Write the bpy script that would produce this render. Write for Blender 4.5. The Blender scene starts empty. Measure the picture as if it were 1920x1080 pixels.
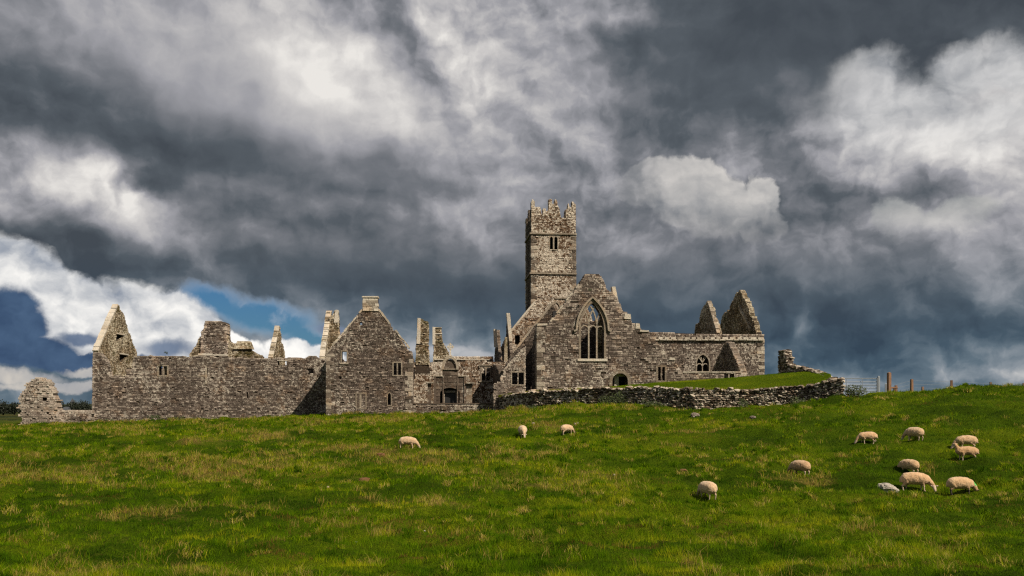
import bpy, bmesh, math, random
import numpy as np
from mathutils import Vector, Matrix, Euler, noise as mnoise
from mathutils.geometry import tessellate_polygon

random.seed(7)
np.random.seed(7)
scene = bpy.context.scene
COL = scene.collection

# ------------------------------------------------------------------ camera
F = 1663.0            # focal length in photo pixels (1920 wide)
HX, HY = 960.0, 757.0  # principal column, horizon row
cam_d = bpy.data.cameras.new('camera')
cam = bpy.data.objects.new('camera', cam_d)
COL.objects.link(cam)
cam.location = (0, 0, 0)
cam.rotation_euler = (math.radians(90), 0, 0)
cam_d.sensor_width = 36.0
cam_d.lens = 36.0 * F / 1920.0
cam_d.shift_y = (HY - 540.0) / 1920.0
cam_d.clip_start = 0.2
cam_d.clip_end = 20000
scene.camera = cam

# ------------------------------------------------------------------ light
SUN = Vector((0.60, -0.56, 0.82)).normalized()    # direction towards the sun
SUN_EL = math.asin(SUN.z)
SUN_AZ = math.atan2(SUN.x, SUN.y)                  # from +Y, clockwise
sun_d = bpy.data.lights.new('sun', 'SUN')
sun_d.energy = 5.0
sun_d.angle = math.radians(0.6)
sun_d.color = (1.0, 0.88, 0.71)
sun = bpy.data.objects.new('sun', sun_d)
COL.objects.link(sun)
sun.rotation_euler = SUN.to_track_quat('Z', 'Y').to_euler()
sun.location = (40, -40, 60)

scene.view_settings.view_transform = 'Standard'
scene.view_settings.look = 'None'
scene.view_settings.exposure = 0.12
scene.view_settings.gamma = 1.0
scene.view_settings.use_curve_mapping = False
scene.render.engine = 'CYCLES'
scene.cycles.use_denoising = False
scene.cycles.pixel_filter_type = 'BLACKMAN_HARRIS'
scene.cycles.filter_width = 1.25
scene.cycles.max_bounces = 4
scene.cycles.diffuse_bounces = 2
scene.cycles.glossy_bounces = 1
scene.cycles.transmission_bounces = 3
scene.cycles.transparent_max_bounces = 6
scene.cycles.caustics_reflective = False
scene.cycles.caustics_refractive = False


# ------------------------------------------------------------------ node helpers
class NT:
    """Small expression helper over a node tree: every method returns a socket."""
    def __init__(self, tree):
        self.t = tree
        self.n = 0

    def new(self, typ, **kw):
        nd = self.t.nodes.new(typ)
        nd.location = ((self.n % 40) * 180, -(self.n // 40) * 260)
        self.n += 1
        for k, v in kw.items():
            setattr(nd, k, v)
        return nd

    def put(self, sock, v):
        if isinstance(v, bpy.types.NodeSocket):
            self.t.links.new(v, sock)
        elif v is not None:
            sock.default_value = v

    def m(self, op, a, b=None, c=None, clamp=False):
        nd = self.new('ShaderNodeMath', operation=op, use_clamp=clamp)
        self.put(nd.inputs[0], a)
        if b is not None: self.put(nd.inputs[1], b)
        if c is not None: self.put(nd.inputs[2], c)
        return nd.outputs[0]

    def v(self, op, a, b=None, out=0, scale=None):
        nd = self.new('ShaderNodeVectorMath', operation=op)
        self.put(nd.inputs[0], a)
        if b is not None: self.put(nd.inputs[1], b)
        if scale is not None: self.put(nd.inputs['Scale'], scale)
        return nd.outputs[out]

    def noise(self, vec, scale, detail=4, rough=.55, lac=2.0, dist=0.0, color=False, norm=True):
        nd = self.new('ShaderNodeTexNoise')
        nd.normalize = norm
        if vec is not None: self.put(nd.inputs['Vector'], vec)
        nd.inputs['Scale'].default_value = scale
        nd.inputs['Detail'].default_value = detail
        nd.inputs['Roughness'].default_value = rough
        nd.inputs['Lacunarity'].default_value = lac
        nd.inputs['Distortion'].default_value = dist
        return nd.outputs['Color' if color else 'Fac']

    def map(self, vec, loc=(0, 0, 0), rot=(0, 0, 0), sc=(1, 1, 1), typ='POINT'):
        nd = self.new('ShaderNodeMapping', vector_type=typ)
        self.put(nd.inputs[0], vec)
        nd.inputs['Location'].default_value = loc
        nd.inputs['Rotation'].default_value = rot
        nd.inputs['Scale'].default_value = sc
        return nd.outputs[0]

    def rng(self, val, a, b, c=0.0, d=1.0, smooth=True):
        nd = self.new('ShaderNodeMapRange', interpolation_type='SMOOTHSTEP' if smooth else 'LINEAR')
        self.put(nd.inputs[0], val)
        for i, x in enumerate((a, b, c, d)):
            self.put(nd.inputs[i + 1], x)
        return nd.outputs[0]

    def ramp(self, fac, stops, interp='LINEAR'):
        nd = self.new('ShaderNodeValToRGB')
        self.put(nd.inputs[0], fac)
        cr = nd.color_ramp
        cr.interpolation = interp
        while len(cr.elements) < len(stops):
            cr.elements.new(0.5)
        for e, (p, c) in zip(cr.elements, stops):
            e.position = p
            e.color = (c[0], c[1], c[2], 1)
        return nd.outputs[0]

    def mix(self, fac, a, b, blend='MIX'):
        nd = self.new('ShaderNodeMix', data_type='RGBA', blend_type=blend)
        self.put(nd.inputs[0], fac)
        for s, x in ((nd.inputs[6], a), (nd.inputs[7], b)):
            if isinstance(x, tuple) and len(x) == 3:
                x = (*x, 1)
            self.put(s, x)
        return nd.outputs[2]


# ------------------------------------------------------------------ sky
world = bpy.data.worlds.new('World')
scene.world = world
world.use_nodes = True
wt = world.node_tree
wt.nodes.clear()
W = NT(wt)
tc = W.new('ShaderNodeTexCoord').outputs['Generated']
dirn = W.v('NORMALIZE', tc)
sep = W.new('ShaderNodeSeparateXYZ'); wt.links.new(dirn, sep.inputs[0])
az = W.m('ARCTAN2', sep.outputs[0], sep.outputs[1])
el = W.m('ARCSINE', sep.outputs[2])
cmb = W.new('ShaderNodeCombineXYZ')
wt.links.new(az, cmb.inputs[0]); wt.links.new(el, cmb.inputs[1])
AE = cmb.outputs[0]



def n2(vec, scale, detail=4, rough=.5, color=False):
    nd = W.new('ShaderNodeTexNoise', noise_dimensions='2D')
    wt.links.new(vec, nd.inputs['Vector'])
    nd.inputs['Scale'].default_value = scale
    nd.inputs['Detail'].default_value = detail
    nd.inputs['Roughness'].default_value = rough
    return nd.outputs['Color' if color else 'Fac']


def puffs(vec, scale, detail=3.0, rough=.55):
    """rounded heads with creases between them, several sizes deep"""
    nd = W.new('ShaderNodeTexVoronoi', voronoi_dimensions='2D', feature='F1')
    nd.normalize = True
    wt.links.new(vec, nd.inputs['Vector'])
    nd.inputs['Scale'].default_value = scale
    nd.inputs['Detail'].default_value = detail
    nd.inputs['Roughness'].default_value = rough
    nd.inputs['Lacunarity'].default_value = 2.3
    return W.m('SUBTRACT', 1.0, nd.outputs['Distance'])


# domain warping, measured on the dome
w1 = W.v('SUBTRACT', n2(AE, 6.5, 3, .55, True), (.5, .5, .5))
w2 = W.v('SUBTRACT', n2(AE, 26.0, 5, .62, True), (.5, .5, .5))
wsmall = W.v('MULTIPLY', w2, (.022, .017, 0))
P = W.v('ADD', AE, W.v('ADD', W.v('MULTIPLY', w1, (.11, .075, 0)), wsmall))
P_soft = W.v('ADD', AE, W.v('MULTIPLY', w1, (.13, .08, 0)))
P_mild = W.v('ADD', AE, W.v('ADD', W.v('MULTIPLY', w1, (.030, .024, 0)), wsmall))
Pd = W.map(P_mild, sc=(1, 1.25, 1))


def ang(px, py):
    x, z = (px - HX) / F, (HY - py) / F
    return math.atan(x), math.atan(z / math.sqrt(1 + x * x))


def blob(px, py, rx, ry, rot, amp, src=None):
    """one soft patch of the cloud deck; rot in degrees, positive tilts down to the right"""
    a, e = ang(px, py)
    q = W.map(src or P, (a, e, 0), (0, 0, math.radians(-rot)), (rx / F, ry / F, 1), 'TEXTURE')
    d = W.v('LENGTH', q, out=1)
    return W.rng(d, 0.0, 1.35, amp, 0.0)


def total(items, start):
    s = start
    for it in items:
        s = W.m('ADD', s, blob(*it))
    return s


sp = W.new('ShaderNodeSeparateXYZ'); wt.links.new(P_soft, sp.inputs[0])
px_az, px_el = sp.outputs[0], sp.outputs[1]
f1 = n2(Pd, 5.0, 7, .50)
bA = puffs(Pd, 8.0, 3.5, .5)
bB = puffs(W.v('ADD', Pd, (.015, .024, 0)), 8.0, 3.5, .5)
relief = W.m('SUBTRACT', bA, bB)
nA = n2(Pd, 15.0, 6, .52)
nB = n2(W.v('ADD', Pd, (.009, .015, 0)), 15.0, 6, .52)
relief2 = W.m('SUBTRACT', nA, nB)
edge = W.m('ADD', W.m('MULTIPLY', bA, .55), W.m('MULTIPLY', nA, .45))

deck = [
    (420, 60, 420, 140, 12, .34, P_soft), (650, 155, 240, 95, 28, .34, P_soft),
    (60, 200, 260, 60, 12, -.26, P_soft), (380, 290, 380, 75, 20, -.24, P_soft),
    (600, 310, 260, 70, 6, -.10, P_soft),
    (60, 330, 200, 75, 22, .34), (210, 395, 170, 45, 22, .30),
    (275, 345, 60, 34, 10, -.34), (195, 355, 24, 34, 0, -.34),
    (120, 455, 240, 36, 16, -.26, P_soft), (430, 500, 420, 55, 10, -.24, P_soft),
    (820, 545, 460, 75, 3, -.24, P_soft), (430, 415, 130, 40, 5, -.16),
    (640, 390, 150, 24, 8, .16), (900, 400, 150, 36, 4, .14),
    (900, 80, 260, 150, 20, .14), (1080, 150, 210, 190, 0, .20),
    (805, 8, 70, 60, 0, .30), (735, 75, 85, 55, 35, -.30), (1160, 85, 50, 40, 0, -.2),
    (1010, 310, 280, 120, 0, .16, P_soft), (1180, 420, 240, 60, 0, .12, P_soft),
    (1440, 90, 380, 160, -8, -.36, P_soft), (1760, 20, 420, 90, 6, -.34, P_soft),
    (1440, 235, 190, 80, 10, -.10, P_soft),
    (1720, 220, 260, 100, 12, .26), (1640, 120, 90, 50, 0, .20), (1860, 150, 120, 100, 0, .24),
    (1745, 130, 60, 45, 35, -.34), (1860, 290, 140, 80, 0, .14),
    (1620, 350, 240, 45, 8, -.20, P_soft),
    (1250, 570, 560, 85, 0, -.26, P_soft), (1640, 620, 460, 75, 0, -.26, P_soft),
    (1870, 510, 130, 60, 10, .20), (1512, 605, 40, 38, 30, .44), (1560, 500, 170, 50, 5, .08),
    (1740, 712, 300, 20, 2, .12),
]
calm = total([(430, 190, 560, 200, 16, .85, P_soft), (1480, 60, 480, 150, -5, .80, P_soft), (1250, 560, 700, 110, 0, .5, P_soft), (600, 500, 600, 80, 5, .5, P_soft)], 0.0)
rough = W.m('SUBTRACT', 1.0, W.m('MINIMUM', calm, .88))
T = W.m('MAXIMUM', total(deck, .45), .07)
T = W.m('ADD', T, W.m('MULTIPLY', W.m('SUBTRACT', f1, .5), W.m('MULTIPLY_ADD', rough, .62, .22)))
T = W.m('ADD', T, W.m('MULTIPLY', W.m('MULTIPLY', relief, .62), rough))
T = W.m('ADD', T, W.m('MULTIPLY', W.m('MULTIPLY', relief2, .95), W.m('MULTIPLY_ADD', rough, .8, .10)))
deck_hi = W.ramp(T, [(0.0, (.054, .065, .079)), (.22, (.085, .100, .117)), (.42, (.165, .174, .194)),
                     (.62, (.315, .315, .340)), (.82, (.53, .515, .51)), (1.0, (.76, .735, .70))])
deck_lo = W.ramp(T, [(0.0, (.032, .056, .086)), (.22, (.052, .088, .125)), (.42, (.110, .155, .195)),
                     (.62, (.24, .275, .31)), (.82, (.50, .50, .50)), (1.0, (.75, .74, .72))])
low = W.rng(el, .19, .03)
deck_c = W.mix(low, deck_hi, deck_lo)

sky = W.new('ShaderNodeTexSky')
sky.sky_type = 'NISHITA'
sky.sun_disc = False
sky.sun_elevation = SUN_EL
sky.sun_rotation = SUN_AZ
sky.air_density = 1.2
sky.dust_density = 0.4
sky.ozone_density = 3.0
STR = 0.1
blue = W.mix(1.0, sky.outputs[0], (0.15, 0.29, .46), 'MULTIPLY')


def field(blobs, amt=.55, add=None):
    s = None
    for b in blobs:
        x = blob(*b, 1.0, P_mild)
        s = x if s is None else W.m('MAXIMUM', s, x)
    return W.m('ADD', s, W.m('MULTIPLY', W.m('MULTIPLY', W.m('SUBTRACT', add or edge, .52), amt), W.rng(s, .02, .22)))


# gaps of blue in the deck
gap = field([(480, 592, 180, 44, 12), (400, 570, 90, 32, 14), (590, 632, 100, 34, 10)], .7, nA)
gapm = W.rng(gap, .22, .80)
veil = W.rng(n2(Pd, 14.0, 6, .6), .50, .72, 0, .55)
col = W.mix(gapm, deck_c, (.42, .47, .55))
open_sky = W.m('MULTIPLY', gapm, W.m('SUBTRACT', 1.0, veil))     # how much clear sky shows


def cumulus(col, blobs, hi, lo, e0, w=.12, rel=1.0, amt=.9, base=.6, fade=None, rel2=1.2):
    fl = field(blobs, amt)
    mask = W.rng(fl, e0, e0 + w)
    if fade:      # (column where it has faded out, column where it is full, row faded, row full)
        mask = W.m('MULTIPLY', mask, W.rng(px_az, ang(fade[0], HY)[0], ang(fade[1], HY)[0]))
        mask = W.m('MULTIPLY', mask, W.rng(px_el, ang(HX, fade[2])[1], ang(HX, fade[3])[1]))
    sh = W.m('ADD', base, W.m('MULTIPLY', relief, rel))
    sh = W.m('ADD', sh, W.m('MULTIPLY', relief2, rel2))
    sh = W.m('ADD', sh, W.m('MULTIPLY', W.m('SUBTRACT', f1, .5), .9))
    c = W.ramp(sh, [(0.0, lo), (.55, tuple((a * .45 + b * .55) for a, b in zip(lo, hi))), (1.0, hi)])
    global open_sky
    open_sky = W.m('MULTIPLY', open_sky, W.m('SUBTRACT', 1.0, mask))
    return W.mix(mask, col, c)


WHITE, GREYL = (.93, .91, .87), (.20, .24, .31)
# bright heap clouds low on the left
col = cumulus(col, [(40, 500, 120, 50, 30), (150, 560, 180, 52, 22), (290, 600, 160, 62, 18), (330, 640, 120, 60, 0),
                    (440, 650, 80, 34, 20), (580, 664, 90, 26, 10), (390, 620, 60, 30, 20), (60, 610, 160, 90, 0), (520, 690, 200, 34, 0)], WHITE, GREYL, .32, .26, 1.2, 1.4, base=.74, rel2=1.8)
# darker clouds before them
col = cumulus(col, [(25, 600, 70, 72, 30), (40, 665, 125, 42, 6), (170, 688, 260, 22, 2)],
              (.10, .17, .28), (.030, .058, .12), .36, .30, .8, 1.0, base=.42)
col = cumulus(col, [(320, 662, 80, 28, 0), (630, 625, 60, 20, 10), (150, 640, 60, 18, 0)],
              (.24, .29, .38), (.08, .12, .20), .36, .6, .8, 1.1, base=.45)
col = cumulus(col, [(30, 712, 110, 18, 4), (130, 728, 200, 12, 0), (185, 705, 70, 9, 0)], (.62, .57, .50), (.16, .2, .27), .34, .55, .8, 1.2, base=.6)
col = cumulus(col, [(830, 655, 130, 16, 2), (900, 665, 60, 14, 0)], (.50, .50, .50), (.16, .2, .27), .34, .7, .8, 1.1, base=.5)
# heaps on the right
col = cumulus(col, [(1330, 390, 150, 80, 14), (1435, 378, 52, 62, 0), (1290, 350, 110, 66, 5), (1430, 430, 70, 54, 0), (1230, 345, 110, 60, 0)],
              (.64, .61, .575), (.15, .17, .20), .44, .16, 1.2, 1.3, base=.60, fade=(1060, 1330, 510, 400))
col = cumulus(col, [(1790, 410, 80, 42, -15), (1690, 408, 52, 44, 0), (1745, 440, 80, 40, 0)],
              (.46, .455, .44), (.13, .155, .18), .42, .30, 1.2, 1.3, base=.52, fade=(1500, 1720, 510, 420))
col = cumulus(col, [(1620, 130, 90, 56, 10), (1810, 140, 90, 60, 10), (1890, 120, 70, 70, 0), (1580, 190, 90, 60, 0), (1720, 225, 260, 100, 10)],
              (.70, .69, .68), (.17, .19, .22), .40, .55, 1.1, 1.5, base=.58, fade=(1460, 1680, 420, 230))
# land beyond the edge of everything built: dark green-brown
col = W.mix(W.rng(el, .002, -.012), col, (.045, .05, .03))
open_sky = W.m('MULTIPLY', open_sky, W.rng(el, -.012, .002))
bg = W.new('ShaderNodeBackground')               # clear sky
bg.inputs[1].default_value = STR
wt.links.new(blue, bg.inputs[0])
bgc = W.new('ShaderNodeBackground')              # cloud
wt.links.new(col, bgc.inputs[0])
mx = W.new('ShaderNodeMixShader')
wt.links.new(open_sky, mx.inputs[0]); wt.links.new(bgc.outputs[0], mx.inputs[1]); wt.links.new(bg.outputs[0], mx.inputs[2])
wo = W.new('ShaderNodeOutputWorld')
wt.links.new(mx.outputs[0], wo.inputs[0])
world.cycles.sampling_method = 'MANUAL'
world.cycles.sample_map_resolution = 512

# ================================================================== naming / tree helpers
def tag(o, label=None, cat=None, group=None, kind=None):
    if label: o['label'] = label
    if cat: o['category'] = cat
    if group: o['group'] = group
    if kind: o['kind'] = kind
    return o


def thing(name, loc, label, cat, group=None, rz=0.0):
    o = bpy.data.objects.new(name, None)
    COL.objects.link(o)
    o.location = loc
    o.rotation_euler = (0, 0, rz)
    o.empty_display_size = .3
    return tag(o, label, cat, group, 'thing')


def adopt(o, parent):
    """parent while keeping world-space vertices where they are"""
    if parent is not None:
        o.parent = parent
        o.matrix_parent_inverse = parent_world(parent).inverted()


def parent_world(p):
    m = Matrix.LocRotScale(p.location, p.rotation_euler, p.scale)
    if p.parent is not None:
        m = parent_world(p.parent) @ p.matrix_parent_inverse @ m
    return m


class MB:
    """collects polygons (world space) with a tone per face, then links them as ONE object"""
    def __init__(self):
        self.v, self.f, self.t = [], [], []

    def add(self, verts, faces, tone=.5):
        b = len(self.v)
        self.v.extend(verts)
        self.f.extend([tuple(b + i for i in f) for f in faces])
        self.t.extend([tone] * len(faces))

    def build(self, name, mat, parent=None, kind=None, smooth=False, label=None):
        me = bpy.data.meshes.new(name)
        me.from_pydata([tuple(x) for x in self.v], [], self.f)
        at = me.attributes.new('tone', 'FLOAT', 'FACE')
        at.data.foreach_set('value', self.t)
        me.materials.append(mat)
        if smooth:
            me.polygons.foreach_set('use_smooth', [True] * len(me.polygons))
        me.update()
        o = bpy.data.objects.new(name, me)
        COL.objects.link(o)
        adopt(o, parent)
        if kind: o['kind'] = kind
        if label: o['label'] = label
        return o


BOXF = [(0, 3, 2, 1), (4, 5, 6, 7), (0, 1, 5, 4), (1, 2, 6, 5), (2, 3, 7, 6), (3, 0, 4, 7)]


def rbox(mb, c, sx, sy, sz, tone=.5, rz=0.0, taper=1.0):
    """box with its base centre at c"""
    cs, sn = math.cos(rz), math.sin(rz)
    vs = []
    for k, f in ((0, 1.0), (sz, taper)):
        for x, y in ((-sx, -sy), (sx, -sy), (sx, sy), (-sx, sy)):
            x, y = x * f / 2, y * f / 2
            vs.append((c[0] + x * cs - y * sn, c[1] + x * sn + y * cs, c[2] + k))
    mb.add(vs, BOXF, tone)


def tube(mb, pts, r, seg=6, tone=.5, r2=None):
    pts = [Vector(p) for p in pts]
    n = len(pts)
    vs, fs = [], []
    for i, p in enumerate(pts):
        d = (pts[min(i + 1, n - 1)] - pts[max(i - 1, 0)]).normalized()
        a = d.orthogonal().normalized(); b = d.cross(a)
        rr = r if r2 is None else r + (r2 - r) * i / (n - 1)
        for k in range(seg):
            t = 2 * math.pi * k / seg
            vs.append(p + a * (rr * math.cos(t)) + b * (rr * math.sin(t)))
    for i in range(n - 1):
        for k in range(seg):
            k2 = (k + 1) % seg
            fs.append((i * seg + k, i * seg + k2, (i + 1) * seg + k2, (i + 1) * seg + k))
    fs.append(tuple(range(seg - 1, -1, -1)))
    fs.append(tuple((n - 1) * seg + k for k in range(seg)))
    mb.add(vs, fs, tone)


# ================================================================== materials
def new_mat(name):
    m = bpy.data.materials.new(name)
    m.use_nodes = True
    t = m.node_tree
    t.nodes.clear()
    n = NT(t)
    bs = n.new('ShaderNodeBsdfPrincipled')
    out = n.new('ShaderNodeOutputMaterial')
    t.links.new(bs.outputs[0], out.inputs[0])
    return m, n, bs


def geo(n, what='Position'):
    return n.new('ShaderNodeNewGeometry').outputs[what]


def attr(n, name, out='Fac'):
    nd = n.new('ShaderNodeAttribute'); nd.attribute_name = name
    return nd.outputs[out]


def bump(n, bs, h, strength=.5, dist=.03):
    b = n.new('ShaderNodeBump')
    b.inputs['Strength'].default_value = strength
    b.inputs['Distance'].default_value = dist
    n.put(b.inputs['Height'], h)
    n.t.links.new(b.outputs[0], bs.inputs['Normal'])


def stone_mat(name, dark, mid, light, lichen=.3, moss=.2, lichen_col=(.62, .58, .50), per_object=False, stain=.5):
    """weathered limestone: a tone of its own for every stone, lichen, moss and soot stains by position"""
    m, n, bs = new_mat(name)
    pos = geo(n)
    if per_object:
        oi = n.new('ShaderNodeObjectInfo').outputs['Random']
        tone = oi
    else:
        tone = attr(n, 'tone')
    t2 = n.m('ADD', tone, n.m('MULTIPLY', n.m('SUBTRACT', n.noise(pos, 1.7, 3), .5), .42))
    t2 = n.m('ADD', t2, n.m('MULTIPLY', n.m('SUBTRACT', n.noise(pos, 11.0, 3, .6), .5), .30))
    base = n.ramp(t2, [(.05, dark), (.5, mid), (.92, light)])
    # broad weather stains
    st = n.rng(n.noise(n.map(pos, sc=(1, 1, .5)), .34, 6, .62), .40, .66)
    base = n.mix(n.m('MULTIPLY', st, stain), base, tuple(c * .48 for c in mid))
    # warm iron tint in patches
    wt_ = n.rng(n.noise(n.map(pos, loc=(31, 7, 3)), .8, 3), .5, .7)
    base = n.mix(n.m('MULTIPLY', wt_, .35), base, n.mix(1.0, base, (1.35, 1.0, .66), 'MULTIPLY'))
    lic = n.noise(n.map(pos, loc=(5, 9, 2)), 3.4, 6, .72)
    lic = n.m('ADD', lic, n.m('MULTIPLY', n.m('SUBTRACT', n.noise(n.map(pos, loc=(3, 1, 6)), .30, 3, .5), .5), .38))
    lm = n.rng(lic, .62 - .16 * lichen, .68 - .14 * lichen)
    base = n.mix(n.m('MULTIPLY', lm, min(1, .35 + lichen)), base, lichen_col)
    mo = n.m('ADD', n.noise(n.map(pos, loc=(2, 17, 8)), .9, 5, .65), n.m('MULTIPLY', n.noise(pos, 6.0, 2), .12))
    mm = n.rng(mo, .74 - .22 * moss, .80 - .20 * moss)
    base = n.mix(n.m('MULTIPLY', mm, min(1, .2 + moss)), base, (.085, .070, .018))
    n.put(bs.inputs['Base Color'], base)
    bs.inputs['Roughness'].default_value = .93
    bs.inputs['Specular IOR Level'].default_value = .2
    bump(n, bs, n.m('ADD', n.noise(pos, 9.0, 5, .65), n.m('MULTIPLY', n.noise(pos, 38.0, 2), .4)), .9, .09)
    return m


M = {}
M['grey'] = stone_mat('grey_limestone', (.060, .046, .038), (.178, .139, .116), (.52, .44, .37), .5, .06, (.60, .535, .455), stain=.45)
M['dark'] = stone_mat('shaded_limestone', (.040, .031, .025), (.120, .094, .077), (.36, .30, .25), .22, .12, stain=.5)  # grey limestone darkened, so walls in shade carry it in their colour
M['brown'] = stone_mat('brown_limestone', (.055, .033, .020), (.19, .118, .074), (.44, .34, .25), 1.0, .06, (.70, .62, .52), stain=.3)
M['mossy'] = stone_mat('mossy_limestone', (.055, .040, .022), (.20, .148, .088), (.50, .42, .31), .8, .55, (.62, .55, .42), stain=.25)
M['pale'] = stone_mat('pale_lichened_stone', (.17, .14, .11), (.35, .30, .24), (.62, .56, .47), .45, .10, stain=.35)
M['ashlar'] = stone_mat('dressed_ashlar', (.075, .055, .042), (.135, .103, .080), (.23, .185, .145), .12, .04, stain=.4)
M['frame'] = stone_mat('window_dressing', (.13, .105, .078), (.25, .205, .158), (.42, .36, .285), .25, .04, stain=.4)
M['quoin'] = stone_mat('quoin_stone', (.08, .062, .048), (.19, .152, .120), (.44, .38, .31), .35, .06, per_object=True, stain=.35)
M['field'] = stone_mat('field_stone', (.055, .040, .029), (.19, .145, .108), (.60, .52, .42), .55, .15, (.68, .61, .51), per_object=True, stain=.4)
M['fieldm'] = stone_mat('field_stone_small', (.050, .037, .027), (.18, .138, .102), (.58, .50, .41), .5, .15, (.68, .61, .51), stain=.4)
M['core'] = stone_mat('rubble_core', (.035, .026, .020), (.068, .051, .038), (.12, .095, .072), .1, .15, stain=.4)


# ================================================================== friary frame (turned 5 degrees to the camera)
TH = math.radians(5.0)
U = Vector((math.cos(TH), math.sin(TH), 0))
V = Vector((-math.sin(TH), math.cos(TH), 0))
CT, ST = math.cos(TH), math.sin(TH)


def Pv(px, py, v):
    k = (px - HX) / F
    D = v / (CT - k * ST)
    return (D * (k * CT + ST), (HY - py) * D / F)


def Pu(px, py, u):
    k = (px - HX) / F
    D = u / (k * CT + ST)
    return (D * (CT - k * ST), (HY - py) * D / F)


class Frame:
    """a wall plane: s runs along it, t goes into the wall, z up"""
    def __init__(self, o, d, n):
        self.o, self.d, self.n = Vector(o), Vector(d), Vector(n)

    def w(self, s, t, z):
        p = self.o + self.d * s + self.n * t
        return (p.x, p.y, z)


def FV(v):                       # faces the camera
    return Frame(V * v, U, V)


def FU(u, face=1):               # end walls; face=+1 shows its right side, -1 its left side
    return Frame(U * u, V, U * (-face))


def scan(poly, z):
    xs = []
    n = len(poly)
    for i in range(n):
        (x0, z0), (x1, z1) = poly[i], poly[(i + 1) % n]
        if (z0 > z) != (z1 > z):
            xs.append(x0 + (z - z0) * (x1 - x0) / (z1 - z0))
    return sorted(xs)


def spans(outer, holes, z):
    xs = scan(outer, z)
    iv = [(xs[i], xs[i + 1]) for i in range(0, len(xs) - 1, 2)]
    for h in holes:
        hs = scan(h, z)
        for j in range(0, len(hs) - 1, 2):
            a, b = hs[j], hs[j + 1]
            nv = []
            for (p, q) in iv:
                if b <= p or a >= q:
                    nv.append((p, q)); continue
                if a > p: nv.append((p, a))
                if b < q: nv.append((b, q))
            iv = nv
    return iv


def inside(poly, x, z):
    xs = scan(poly, z)
    return sum(1 for a in xs if a > x) % 2 == 1


def ragged(pts, amp=.12, step=.45, keep=()):
    """break an outline into uneven bites; keep = edge numbers left straight"""
    out = []
    n = len(pts)
    for i in range(n):
        a, b = pts[i], pts[(i + 1) % n]
        out.append(a)
        L = math.hypot(b[0] - a[0], b[1] - a[1])
        if i in keep or L < step * 1.3:
            continue
        k = int(L / step)
        dx, dz = (b[0] - a[0]) / L, (b[1] - a[1]) / L
        for j in range(1, k):
            f = (j + random.uniform(-.3, .3)) / k
            o = random.uniform(-amp, amp)
            out.append((a[0] + dx * L * f - dz * o, a[1] + dz * L * f + dx * o))
    return out


def prism(fr, outer, holes, t0, t1, mb, tone=.3):
    loops = [outer] + list(holes)
    tris = tessellate_polygon([[Vector((x, z, 0)) for x, z in lp] for lp in loops])
    flat = [p for lp in loops for p in lp]
    n = len(flat)
    vs = [fr.w(x, t0, z) for x, z in flat] + [fr.w(x, t1, z) for x, z in flat]
    fs = []
    for tr in tris:
        fs.append(tuple(tr)); fs.append(tuple(n + i for i in reversed(tr)))
    b = 0
    for lp in loops:
        k = len(lp)
        for i in range(k):
            j = (i + 1) % k
            fs.append((b + i, b + j, n + b + j, n + b + i))
        b += k
    mb.add(vs, fs, tone)


def stone(mb, fr, s0, s1, z0, z1, t0, t1, tone, ch=.02):
    """one block: a chamfered, slightly uneven front face on a box running back to t1"""
    j = lambda a: random.uniform(-a, a)
    g = .012
    s0 += g; s1 -= g; z0 += g; z1 -= g
    if s1 - s0 < .03 or z1 - z0 < .02:
        return
    c = min(ch, (s1 - s0) * .3, (z1 - z0) * .3)
    back = [(s0, z0), (s1, z0), (s1, z1), (s0, z1)]
    frn = [(s0 + c + abs(j(.01)), z0 + c), (s1 - c - abs(j(.01)), z0 + c + j(.008)), (s1 - c + j(.01), z1 - c), (s0 + c + j(.01), z1 - c + j(.008))]
    mid = t0 + c
    vs = [fr.w(x, t1, z) for x, z in back] + [fr.w(x, mid, z) for x, z in back] + [fr.w(x, t0 + j(.012), z) for x, z in frn]
    fs = []
    for a in (0, 4):
        for i in range(4):
            k = (i + 1) % 4
            fs.append((a + i, a + k, a + 4 + k, a + 4 + i))
    fs.append((8, 9, 10, 11))
    fs.append((3, 2, 1, 0))
    mb.add(vs, fs, tone)


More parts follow.
